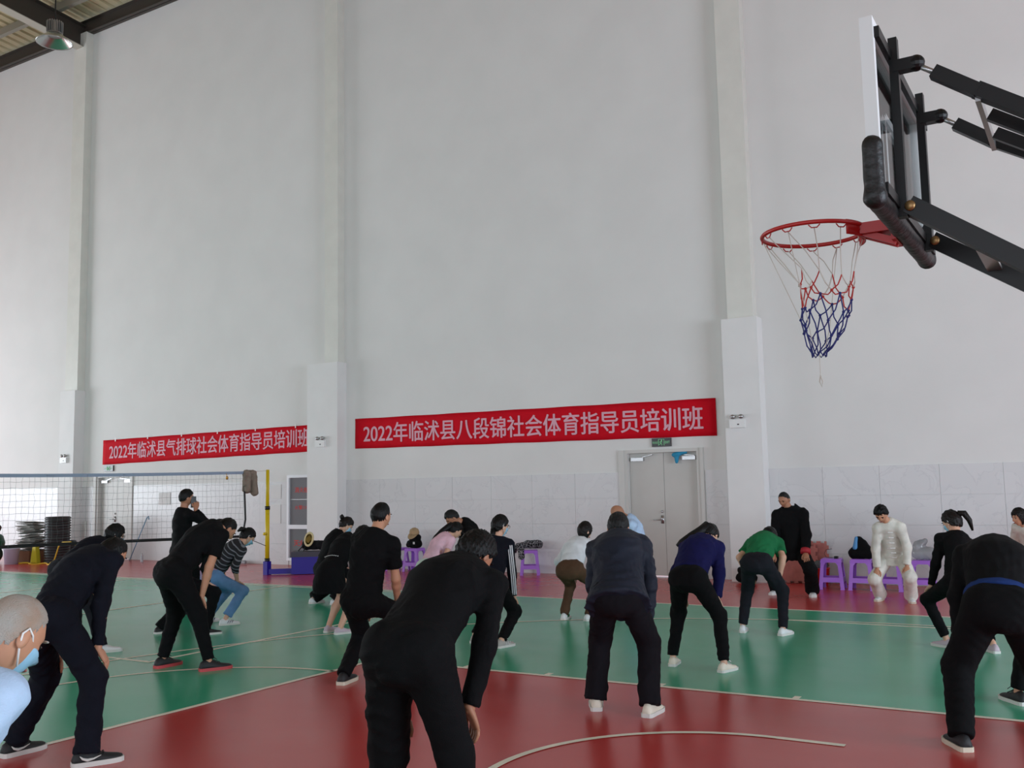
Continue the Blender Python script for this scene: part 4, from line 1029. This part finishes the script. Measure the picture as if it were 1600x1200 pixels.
def strand(mb, a, b, r=.0032, sag=.012):
    m_ = (a+b)/2+np.array((rng.uniform(-.008, .008), rng.uniform(-.008, .008), -sag)); mb.tube([a, a*.6+m_*.4+(0, 0, -.002), m_, b*.6+m_*.4, b], r, 5)
wn = MB(); rn = MB(); bn = MB()
for k in range(12): strand(wn, row0[k], row1[int(round((k+.5)/12*8)) % 8], .0024, -.004)
for k in range(8):
    strand(wn, row1[k], row2[k]); strand(rn, row1[k], row2[k-1]); strand(rn, row2[k], row3[k]); strand(rn, row2[k], row3[(k+1) % 8])
    strand(bn, row3[k], row4[k]); strand(bn, row3[k], row4[k-1]); strand(bn, row4[k], row5[k]); strand(bn, row4[k], row5[(k+1) % 8]); strand(bn, row5[k], row6[k], .003); strand(bn, row5[k], row6[k-1], .003)
    rn.ball(row2[k], .0075, 6, 4); bn.ball(row3[k], .0075, 6, 4); bn.ball(row4[k], .0075, 6, 4); bn.ball(row5[k], .008, 6, 4)
e6 = np.array((RCX, RCY, RCZ-.565)); 
for k in range(8): bn.tube([row6[k], (row6[k]+row6[(k+1) % 8])/2+(0, 0, -.02), row6[(k+1) % 8]], .003, 5)
wn.tube([e6, e6+(0.0, 0, -.10)], .0018, 5); wn.tube([e6+(0, 0, -.10), e6+(.008, 0, -.13), e6+(.004, 0, -.155), e6+(-.006, 0, -.13), e6+(0, 0, -.10)], .003, 5)
wn.tube([row0[6], row0[6]*.5+row4[4]*.5, row4[4]], .002, 5); wn.tube([row0[8], row5[5]+(0.01, 0, .05), row6[5]], .002, 5); wn.tube([row0[2], row5[2]+(0.02, 0, .06), row6[1]], .002, 5)
hp(wn, 'white_net_cord', M_STR); hp(rn, 'red_net_cord', M_STRR); hp(bn, 'blue_net_cord', M_STRB)
# lifting arms, mast and base
for y in SY:
    br2 = MB(); br2.box((BXK+.07, y, 3.355), (.09, .05, .05)); br2.ball((BXK+.115, y, 3.355), (.035, .03, .035), 12, 8); hp(br2, 'arm_bracket', M_BLKS)
    hp(MB().tube([(BXK+.11, y, 3.352), (BXK+.20, y, 3.285)], .012, 8), 'rod', M_METAL, True)
    a = hp(MB().bar((BXK+.18, y, 3.30), (BXK+.34, y, 3.18), .05, .055), 'arm_end', M_BLKS)
    hp(MB().bar((BXK+.33, y, 3.19), (.98, y*.4+4.55*.6, 2.34), .05, .06), 'upper_arm', M_BLKS)
    hp(MB().bar((BXK+.05, y, 2.76), (.98, y*.4+4.55*.6, 1.64), .05, .075), 'lower_arm', M_BLKS)
    hp(MB().ball((BXK+.06, y-.03, 2.75), (.022, .012, .022)), 'pivot_bolt', mat('brass_bolt', (150, 120, 80), .4, metal=.8), True)
for y in (4.42, 4.68): hp(MB().bar((BXK+.36, y, 3.15), (.98, y*.6+4.55*.4, 2.30), .035, .05), 'upper_arm', M_BLKS)
hp(MB().bar((BXK+.335, SY[0], 3.165), (BXK+.335, SY[1], 3.165), .02, .05), 'cross_plate', M_METAL)
hp(MB().bar((-.35, SY[0]+.03, 2.575), (-.35, SY[1]-.06, 2.575), .06, .015), 'cross_plate', M_METAL)
hp(MB().box((1.05, 4.55, 1.35), (.16, .16, 2.3)), 'mast', M_BLKS)
hp(MB().bar((1.05, 4.55, .9), (1.9, 4.55, .25), .06, .06), 'brace', M_BLKS)
hp(MB().box((1.55, 4.55, .16), (1.4, .9, .24)).box((1.55, 4.55, .30), (1.2, .74, .06)), 'base', M_BLKS)
for x, y in ((.92, 4.2), (.92, 4.9), (2.15, 4.2), (2.15, 4.9)):
    hp(MB().tube([(x, y-.02, .04), (x, y+.02, .04)], .04, 12), 'wheel', M_BLACK)

# ------------------------------------------------------------------ volleyball net and post
M_CORD = mat('net_cord', (112, 116, 118), 0.8); M_BANDB = mat('net_band_blue', (150, 164, 186), 0.7); M_BANDK = mat('net_band_black', (20, 20, 22), 0.7); M_YEL = mat('post_yellow', (222, 192, 20), 0.4); M_BLUE = mat('base_blue', (38, 26, 150), 0.4)
NY0, NY1, NT, NB = 4.2, 13.42, 2.0, 0.84
net = empty('volleyball_net', (NX, (NY0+NY1)/2, 0)); tag(net, 'volleyball net with pale blue top band and black lower band, stretched at the left', 'net')
nb = np.array((NX, (NY0+NY1)/2, 0))
def ntop(y): return NT-.05*math.sin(math.pi*(y-NY0)/(NY1-NY0))
def nbot(y): return NB+.02*math.sin(math.pi*(y-NY0)/(NY1-NY0))+.05*(1-abs(2*(y-NY0)/(NY1-NY0)-1))-.06*(y-NY0)/(NY1-NY0)
ny = [NY0+(NY1-NY0)*i/92 for i in range(93)]
cm_ = MB(); rg_ = random.Random(2)
grid = [[np.array((NX+rg_.uniform(-.012, .012), y+rg_.uniform(-.012, .012), nbot(y)+(ntop(y)-nbot(y))*j/11+rg_.uniform(-.006, .006))) for j in range(12)] for y in ny]
for i, colm in enumerate(grid): cm_.tube(colm, .0017, 4)
for j in range(12): cm_.tube([grid[i][j] for i in range(len(ny))], .0017, 4)
def nbuild(mb, name, m, smooth=False): return mb.build(name, m, net, smooth, tuple(nb))
nbuild(cm_, 'cord_mesh', M_CORD)
def band(zf, h, name, m, y0=NY0, y1=NY1):
    rings = []
    for i in range(41):
        y = y0+(y1-y0)*i/40; z = zf(y); rings.append([(NX-.008, y, z-h/2), (NX+.008, y, z-h/2), (NX+.008, y, z+h/2), (NX-.008, y, z+h/2)])
    nbuild(MB().loft(rings), name, m)
band(ntop, .055, 'top_band', M_BANDB); band(nbot, .05, 'bottom_band', M_BANDK)
nbuild(MB().tube([(NX, NY1, NT), (NX+.01, NY1+.02, 1.5), (NX, NY1+.05, 1.1), (NX-.02, NY1, nbot(NY1))], .018, 6), 'side_band', M_BANDK)
PY = 14.05
nbuild(MB().tube([(NX, NY1, NT+.01), (NX, PY, 2.04)], .004, 5), 'rope', M_STR)
nbuild(MB().tube([(NX, NY1, nbot(NY1)), (NX, PY, .55)], .006, 5), 'lower_rope', M_BANDK)
post = empty('net_post', (NX, PY, 0)); tag(post, 'yellow telescopic net post on a blue weighted foot', 'post')
def pbuild(mb, name, m, smooth=True, parent=None): return mb.build(name, m, parent or post, smooth, (NX, PY, 0))
pbuild(MB().tube([(NX, PY, .28), (NX, PY, 1.32)], .042, 14), 'lower_tube', M_YEL); pbuild(MB().tube([(NX, PY, 1.30), (NX, PY, 2.06)], .034, 14), 'upper_tube', M_YEL)
pbuild(MB().tube([(NX, PY, 1.27), (NX, PY, 1.34)], .05, 14), 'collar', M_BLACK); pbuild(MB().tube([(NX, PY, .24), (NX, PY, .32)], .052, 14), 'collar', M_BLACK)
pbuild(MB().box((NX, PY, .13), (.11, .11, .26)), 'foot', M_BLUE, False)
pbuild(MB().bar((NX, PY, .06), (NX+.75, PY+.55, .06), .08, .10), 'foot_arm', M_BLUE, False)
wbx = MB(); R_ = np.array([[math.cos(.63), -math.sin(.63), 0], [math.sin(.63), math.cos(.63), 0], [0, 0, 1]]); wbx.box((NX+.75, PY+.62, .18), (.95, .5, .34), R_); pbuild(wbx, 'ballast_box', M_BLUE, False)
lid = MB(); lid.box((NX+.75, PY+.62, .39), (.97, .52, .10), R_); pbuild(lid, 'ballast_lid', mat('lid_grey', (70, 70, 82), .6), False)
pbuild(MB().tube([(NX, PY-.03, .80), (NX+.02, PY-.11, .80)], .03, 10), 'winch', M_YEL); pbuild(MB().tube([(NX, PY, 1.2), (NX+.10, PY-.06, 1.2)], .012, 8), 'clamp_screw', M_YEL)
jk = SDF(); jc = np.array((NX, NY1+.12, 1.98)); jk.cone(jc+(0, -.09, .02), jc+(0, .12, .02), .05, .05, .04); jk.cone(jc+(.05, -.06, 0), jc+(.06, -.08, -.30), .06, .07, .04); jk.cone(jc+(.05, .08, 0), jc+(.06, .10, -.36), .07, .08, .04); jk.cone(jc+(-.05, 0, 0), jc+(-.05, 0, -.3), .08, .09, .04); jk.cone(jc+(.06, -.14, -.02), jc+(.06, -.16, -.22), .04, .03, .03)
o, _, _ = sdf_obj('hanging_jacket', jk, .014, fab('taupe', (138, 124, 112)), None, .014, 4, loc=tuple(jc)); tag(o, 'taupe jacket hung over the rope at the net end', 'jacket')
md = MB(); mc = np.array((NX+.03, NY1-.45, 1.90)); md.tube([(NX, NY1-.45, ntop(NY1-.45)), mc+(0, 0, .03)], .006, 5); md.ball(mc, (.02, .03, .035), 10, 8); o = md.build('brass_tag', mat('brass', (196, 150, 70), .35, metal=.7), None, True, tuple(mc)); tag(o, 'small brass tag dangling from the net top near its end', 'tag')
# bags on the ballast box
bc = np.array((NX+.78, PY+.55, .455))
bg = SDF(); bg.cone(bc+(-.20, -.05, .10), bc+(.25, .1, .10), .10, .09, .05); bg.cone(bc+(.12, 0, .1), bc+(.3, .12, .08), .08, .07, .05)
o, _, _ = sdf_obj('sports_bag', bg, .014, fab('bag_black', (26, 26, 30)), None, .012, 11, loc=tuple(bc)); tag(o, 'black sports bag lying on the blue post foot', 'bag')
st = MB(); st.tube([bc+(-.22, -.12, .1), bc+(-.28, -.2, .0), bc+(-.24, -.22, -.18), bc+(-.18, -.2, -.05), bc+(-.15, -.1, .12)], .012, 6); st.build('strap', M_BLACK, o, True, tuple(bc))
rk = MB(); rc = bc+np.array((-.06, -.14, .22)); n_ = nrm((.3, -1, .35)); x_ = nrm(np.cross(n_, (0, 0, 1))); y_ = np.cross(x_, n_)
rk.loft([[rc+n_*dz+(x_*.10*math.cos(a)+y_*.15*math.sin(a))*k for a in [2*math.pi*i/20 for i in range(20)]] for dz, k in ((-.012, .9), (-.012, 1.0), (.012, 1.0), (.012, .9))])
o = rk.build('table_tennis_bat', mat('cream_bat', (222, 206, 158), .6), None, True, tuple(rc)); tag(o, 'cream and tan round bat resting on the black sports bag', 'bat')
rk2 = MB(); rk2.loft([[rc+n_*.0135+(x_*.07*math.cos(a)+y_*.11*math.sin(a))*k for a in [2*math.pi*i/16 for i in range(16)]] for k in (.2, 1.0)]); rk2.build('face', mat('bat_tan', (176, 146, 62), .6), o, True, tuple(rc))

# ------------------------------------------------------------------ purple stools and what lies on them
M_PUR = mat('purple_plastic', (164, 104, 210), 0.35, var=0.03, vscale=5)
def make_stool():
    o = empty('stool')
    t, bq, hh = .125, .185, .455
    s_ = MB(); s_.loft([[(x*(t+e), y*(t+e), z) for x, y in ((1, 1), (-1, 1), (-1, -1), (1, -1))] for z, e in ((hh-.055, .028), (hh-.012, .018), (hh, .006))]); s_.build('seat', M_PUR, o)
    for sx in (-1, 1):
        for sy in (-1, 1):
            lg = MB()
            def sec(z, w_):
                q = t+.02+(bq-t-.02)*(hh-.05-z)/(hh-.05)
                return [(sx*q, sy*q, z), (sx*(q-w_), sy*q, z), (sx*(q-w_), sy*(q-.012), z), (sx*(q-.012), sy*(q-.012), z), (sx*(q-.012), sy*(q-w_), z), (sx*q, sy*(q-w_), z)]
            rg2 = [sec(0, .062), sec(.02, .055), sec(hh-.10, .05), sec(hh-.05, .08)]
            if sx*sy < 0: rg2 = [r[::-1] for r in rg2]
            lg.loft(rg2); lg.build('leg', M_PUR, o)
    for k in range(4):
        c, s2 = math.cos(k*math.pi/2), math.sin(k*math.pi/2); R2 = np.array([[c, -s2, 0], [s2, c, 0], [0, 0, 1]])
        q0 = t+.02+(bq-t-.02)*(hh-.05-.12)/(hh-.05); q1 = t+.02+(bq-t-.02)*(hh-.05-.18)/(hh-.05)
        v = [(-q0+.02, q0, .11), (q0-.02, q0, .11), (q1-.02, q1, .18), (-q1+.02, q1, .18)]; v2 = [(a, b-.012, z) for a, b, z in v]
        sm = MB(); sm.add([tuple(R2@np.array(p)) for p in v+v2], [(0, 1, 2, 3), (7, 6, 5, 4), (0, 4, 5, 1), (1, 5, 6, 2), (2, 6, 7, 3), (3, 7, 4, 0)]); sm.build('stretcher', M_PUR, o)
    return o
st0 = make_stool(); STOOLS = []
spots = [(-3.60, 15.25, .10, 'purple plastic stool nearest the man in the black tunic, a cable on it'), (-3.17, 15.28, .05, 'purple plastic stool carrying the black and blue backpack'), (-2.76, 15.30, -.04, 'purple plastic stool directly behind the ivory-suited person'), (-2.32, 15.30, .12, 'purple plastic stool carrying the clear plastic bag'),
         (-11.80, 15.68, .06, 'purple plastic stool under the small black backpack and cap'), (-12.26, 15.72, -.05, 'purple plastic stool half hidden left of the one with the cap'), (-9.20, 15.76, .5, 'purple plastic stool alone by the wall with a patterned jacket on it')]
for i, (x, y, rz, lab) in enumerate(spots):
    o = st0 if i == 0 else dup(st0); o.location = (x, y, 0); o.rotation_euler = (0, 0, rz); tag(o, lab, 'stool', 'purple plastic stools along the wall'); STOOLS.append(o)
SZ = .456
cb = MB(); cb.box((0, 0, .018), (.05, .07, .035)); o = cb.build('power_adapter', M_BLACK); o.location = (-3.52, 15.2, SZ); tag(o, 'small black adapter with a curled cable on the first purple stool', 'charger')
MB().tube([(0, 0, .02), (-.06, .02, .008), (-.16, .06, .008), (-.2, .1, .06), (-.17, .1, .12), (-.08, .1, .135)], .004, 6).build('cable', M_BLACK, o, True)
def soft(name, lab, cat, prims, m, c, vox=.013, wr=.008, seed=1, cuts=()):
    g = SDF(); c = np.array(c, float)
    for a, b, ra_, rb_ in prims: g.cone(c+np.array(a), c+np.array(b), ra_, rb_, .03)
    for p_, n_ in cuts: g.cut(c+np.array(p_), n_, 1.0)
    o, _, _ = sdf_obj(name, g, vox, m, None, wr, seed, loc=tuple(c)); tag(o, lab, cat); return o
bp_ = soft('backpack', 'black and blue backpack standing on a purple stool', 'backpack', [((-.10, 0, .08), (.11, 0, .08), .09, .09), ((-.04, .02, .12), (-.03, .03, .27), .09, .06), ((.08, .02, .10), (.02, .03, .22), .09, .07)], C_BLACK, (-3.17, 15.28, SZ), cuts=[((0, 0, 0), (0, 0, -1))])
soft('panel', '', '', [((-.075, -.055, .16), (-.06, -.02, .30), .035, .03)], mat('backpack_blue', (76, 138, 190), .6), (-3.17, 15.28, SZ)).parent = bp_
pn = [o for o in bp_.children][0]; pn.location = (0, 0, 0); del pn['label']; del pn['category']
M_CLEAR = mat('clear_plastic_film', (190, 196, 200), 0.15, trans=0.55, spec=0.6)
pbg = soft('plastic_bag', 'clear plastic bag standing on the rightmost purple stool', 'bag', [((-.08, 0, .10), (.08, 0, .10), .10, .10), ((-.06, 0, .2), (.03, 0, .27), .09, .05)], M_CLEAR, (-2.30, 15.30, SZ), wr=.016, seed=6, cuts=[((0, 0, 0), (0, 0, -1))])
def patterned():
    m = bpy.data.materials.new('fabric_black_white_pattern'); m.use_nodes = True; nt = m.node_tree; b = nt.nodes['Principled BSDF']; b.inputs['Roughness'].default_value = .9
    tc = nt.nodes.new('ShaderNodeTexCoord'); vo = nt.nodes.new('ShaderNodeTexVoronoi'); vo.feature = 'DISTANCE_TO_EDGE'; vo.inputs['Scale'].default_value = 22; nt.links.new(tc.outputs['Object'], vo.inputs['Vector'])
    r = nt.nodes.new('ShaderNodeValToRGB'); e = r.color_ramp.elements; e[0].position = .03; e[0].color = (*lin((150, 150, 156)), 1); e[1].position = .08; e[1].color = (*lin((20, 19, 24)), 1)
    nt.links.new(vo.outputs['Distance'], r.inputs[0]); nt.links.new(r.outputs[0], b.inputs['Base Color']); return m
soft('folded_jacket', 'black patterned jacket heaped on the lone purple stool', 'jacket', [((-.22, -.04, .03), (.2, 0, .06), .06, .08), ((-.05, 0, .07), (.14, .02, .08), .07, .06), ((-.10, -.15, .02), (-.06, -.19, -.16), .07, .06), ((-.22, -.06, .0), (-.27, -.08, -.06), .05, .04)], patterned(), (-9.2, 15.76, SZ+.045), wr=.014, seed=9)
sb = soft('small_backpack', 'small black backpack standing on a purple stool under a cap', 'backpack', [((-.07, 0, .08), (.09, 0, .08), .085, .085), ((-.05, 0, .2), (.07, 0, .2), .08, .08), ((-.16, 0, .05), (-.15, 0, .10), .05, .04)], C_BLACK, (-11.8, 15.68, SZ), seed=12, cuts=[((0, 0, 0), (0, 0, -1))])
lg_ = MB()
for dx, dz in ((-.012, .012), (.012, .012), (-.012, -.012), (.012, -.012)): lg_.ball((.05+dx, -.095, .10+dz), (.012, .006, .012), 8, 6)
lg_.build('logo', M_WHITEP, sb, True)
cp = MB(); cp.lathe([(.10, 0), (.10, .03), (.085, .08), (.05, .105), (.0, .112)], n=20); cp.loft([[(.06*math.cos(a)*k-0, -.085-.09*k*max(0, math.sin(a)) if False else -.06-.11*k*math.sin(a), .005-.02*k*math.sin(a)+dz) for a in [math.pi*i/10 for i in range(11)]] for k, dz in ((.9, .004), (1.5, .004), (1.5, -.004), (.9, -.004))])
cp_o = cp.build('cap', fab('tan', (176, 150, 116)), None, True); cp_o.location = (-11.79, 15.66, SZ+.285); cp_o.rotation_euler = (.35, .1, .2); tag(cp_o, 'tan baseball cap on top of the small black backpack', 'cap')

# foam mats, red bucket and bag by the wall behind the tunic man
M_FOAM = mat('pink_foam', (186, 116, 108), 0.9, var=0.12, vscale=8)
def foam_mat(x, y, w_, h_, lean, lab):
    n = 5; pts = []
    def edge(a, b, k):
        a = np.array(a, float); b = np.array(b, float); d = (b-a); L_ = np.linalg.norm(d); d /= L_; nn = np.array((d[1], -d[0])); o = []
        for i in range(k):
            s0 = L_*i/k; s1 = L_*(i+.5)/k
            o += [a+d*s0, a+d*(s0+.02*0), a+d*s1-nn*0, a+d*(s1)-nn*.03, a+d*(L_*(i+1)/k)-nn*.03]
        return o
    for a, b in (((-w_/2, 0), (w_/2, 0)), ((w_/2, 0), (w_/2, h_)), ((w_/2, h_), (-w_/2, h_)), ((-w_/2, h_), (-w_/2, 0))): pts += edge(a, b, n)
    m_ = len(pts); mb = MB(); mb.add([(p[0], -.012, p[1]) for p in pts]+[(p[0], .012, p[1]) for p in pts], [tuple(range(m_)), tuple(range(2*m_-1, m_-1, -1))]+[(i, i+m_, (i+1) % m_+m_, (i+1) % m_) for i in range(m_)])
    o = mb.build('foam_mat', M_FOAM); o.location = (x, y, .005); o.rotation_euler = (-lean, 0, 0); tag(o, lab, 'mat', 'jigsaw foam mats leaning on the wall'); return o
foam_mat(-4.28, 15.84, .62, .62, .14, 'pink jigsaw foam mat leaning on the wall between the legs of the tunic man')
foam_mat(-4.12, 15.94, .62, .66, .06, 'pink jigsaw foam mat at the back, its notched edge right of the tunic man')
bk_ = MB(); bk_.lathe([(.0, 0), (.10, 0), (.135, .26), (.145, .265), (.145, .28), (.13, .28), (.10, .02), (.0, .02)], n=24); o = bk_.build('bucket', mat('red_plastic', (200, 30, 26), .35), None, True); o.location = (-3.86, 15.6, 0); tag(o, 'red plastic bucket left of the first purple stool', 'bucket')
soft('rag_bundle', 'grey rag bundle piled on the red bucket', 'cloth', [((-.06, 0, 0), (.06, 0, .03), .07, .07)], fab('rag_grey', (96, 98, 100)), (-3.86, 15.6, .31), wr=.014, seed=3)
hb = soft('handbag', 'black handbag with white edge on the floor by the right pillar', 'bag', [((-.10, 0, .08), (.10, 0, .08), .08, .08), ((-.09, 0, .2), (.09, 0, .2), .06, .06)], C_BLACK, (-5.05, 15.60, 0.005), seed=4, cuts=[((0, 0, 0), (0, 0, -1))])
MB().tube([(-.08, 0, .24), (-.05, 0, .34), (.05, 0, .34), (.08, 0, .24)], .008, 6).build('handle', M_WHITEP, hb, True)
bo = MB(); bo.lathe([(0, 0), (.032, 0), (.034, .02), (.032, .13), (.034, .15), (.014, .19), (.014, .215), (0, .215)], n=16); o = bo.build('water_bottle', mat('bottle_plastic', (206, 214, 218), .15, trans=.4), None, True); o.location = (-19.8, 15.5, 0); tag(o, 'clear water bottle standing on the floor by the wall', 'bottle')
soft('plastic_wrap', 'crumpled clear plastic lying at the foot of the tiled wall', 'litter', [((-.2, 0, .03), (.2, 0, .03), .05, .05)], M_CLEAR, (-16.9, 15.85, .02), wr=.014, seed=2)

# ------------------------------------------------------------------ clutter against the left wall
pc = np.array((-22.0, 14.75, 0))
def ribbed(c, r, h, lab):
    prof = [(r*.80, 0)]; n = int(h/.062)
    for i in range(n):
        z = i*.062; prof += [(r*.93, z+.004), (r, z+.014), (r, z+.040), (r*.93, z+.050)]
    prof += [(r*.93, n*.062), (r*.80, n*.062), (r*.80, .02), (0, .02)]
    o = MB().lathe(prof, n=28).build('corrugated_pipe', mat('black_pipe', (34, 33, 35), .4), None, True); o.location = c; tag(o, lab, 'pipe', 'black corrugated pipes'); return o
ribbed(tuple(pc), .30, 1.12, 'tall black corrugated pipe standing on end behind the net')
ribbed((-22.45, 15.35, 0), .2, .5, 'short black corrugated pipe left of the tall one')
pk = np.array((-23.05, 14.75, 0)); ps = MB(); rr_ = random.Random(3)
sk = empty('paper_stack', tuple(pk)); tag(sk, 'ragged stack of grey cardboard sheets beside the corrugated pipe', 'cardboard')
cm1 = mat('grey_card', (150, 148, 142), .85, var=.25, vscale=4); 
for i in range(26):
    a = rr_.uniform(-.35, .35); R3 = np.array([[math.cos(a), -math.sin(a), 0], [math.sin(a), math.cos(a), 0], [0, 0, 1]]); tl_ = rr_.uniform(-.12, .12); R4 = np.array([[1, 0, 0], [0, math.cos(tl_), -math.sin(tl_)], [0, math.sin(tl_), math.cos(tl_)]])
    MB().box((rr_.uniform(-.05, .05), rr_.uniform(-.05, .05), .30+i*.027), (.55+rr_.uniform(-.1, .08), .42, .021), R3@R4).build('sheet', cm1, sk)
MB().box((0, 0, .14), (.6, .5, .28)).build('carton', mat('brown_card', (134, 96, 70), .85), sk)
bu = MB(); bu.lathe([(0, 0), (.15, 0), (.18, .36), (.19, .365), (.19, .39), (.17, .39), (.14, .02), (0, .02)], n=24); o = bu.build('paint_bucket', mat('white_bucket', (188, 186, 204), .4), None, True); o.location = (-22.75, 14.05, 0); tag(o, 'white plastic bucket on the floor left of the corrugated pipe', 'bucket')
gm_ = empty('green_machine', (-23.55, 14.05, 0)); tag(gm_, 'green motorised machine at the left edge below the net', 'machine')
MG = mat('machine_green', (28, 78, 54), .45)
MB().tube([(-.35, 0, .22), (.12, 0, .22)], [.2, .2], 20).build('motor', MG, gm_, True); MB().tube([(.12, 0, .22), (.16, 0, .22)], [.12, .10], 20).build('end_cap', MAT_CAP if False else M_BLACK, gm_, True)
MB().lathe([(0, .42), (.26, .42), (.27, .5), (.22, .66), (.1, .74), (0, .75)], c=(-.15, .1, 0), n=24).build('hood', MG, gm_, True)
MB().box((-.1, .05, .40), (.7, .4, .03)).build('deck', mat('deck_pale', (196, 204, 196), .5), gm_)
soft('brown_sack', 'dark brown sack on top of the green machine', 'sack', [((-.2, 0, .1), (.15, 0, .08), .13, .1)], fab('sack_brown', (70, 40, 32)), (-23.7, 14.15, .78), wr=.012, seed=5)
yr = MB(); pts = []
for k in range(60):
    t = k/59; pts.append((-22.6+1.5*t+.08*math.sin(9*t), 14.15+.10*math.sin(14*t)+.15*t, .015+.01*math.sin(25*t)))
yr.tube(pts, .018, 6); yr.tube([(-21.6, 14.3, .02), (-21.5, 14.35, .1), (-21.42, 14.4, .42), (-21.3, 14.42, .52), (-21.0, 14.42, .53), (-20.7, 14.4, .45)], .018, 6)
o = yr.build('yellow_rope', mat('rope_yellow', (212, 170, 40), .7), None, True, (-22.0, 14.3, 0)); tag(o, 'yellow rope trailing along the floor before the pipes', 'rope')
yb = MB(); yb.loft([[(x*w_, y*.05, z) for x, y in ((1, 1), (-1, 1), (-1, -1), (1, -1))] for w_, z in ((.13, 0), (.10, .2), (.05, .42), (.03, .46))]); o = yb.build('yellow_strap', mat('strap_yellow', (198, 182, 36), .6), None); o.location = (-22.40, 14.45, .005); tag(o, 'bundle of yellow strapping hanging beside the bucket', 'strap')
ms = MB(); ms.tube([(0, 0, 0), (.55, .06, 1.05)], .012, 8); ms.tube([(.55, .06, 1.05), (.60, .06, 1.08), (.62, .06, 1.0)], .014, 8); o = ms.build('stick', mat('blue_stick', (110, 150, 176), .5), None, True); o.location = (-20.75, 15.88, 0); tag(o, 'pale blue stick leaning on the wall right of the netted door', 'stick')
pbx = MB(); pbx.tube([(-22.75, WY-.03, .3), (-22.75, WY-.03, .95)], .025, 8); o = pbx.build('wall_pipe', M_WHITEP, None, True, (-22.75, WY-.03, .3)); tag(o, 'short white pipe fixed on the wall left of the netted door', 'pipe')
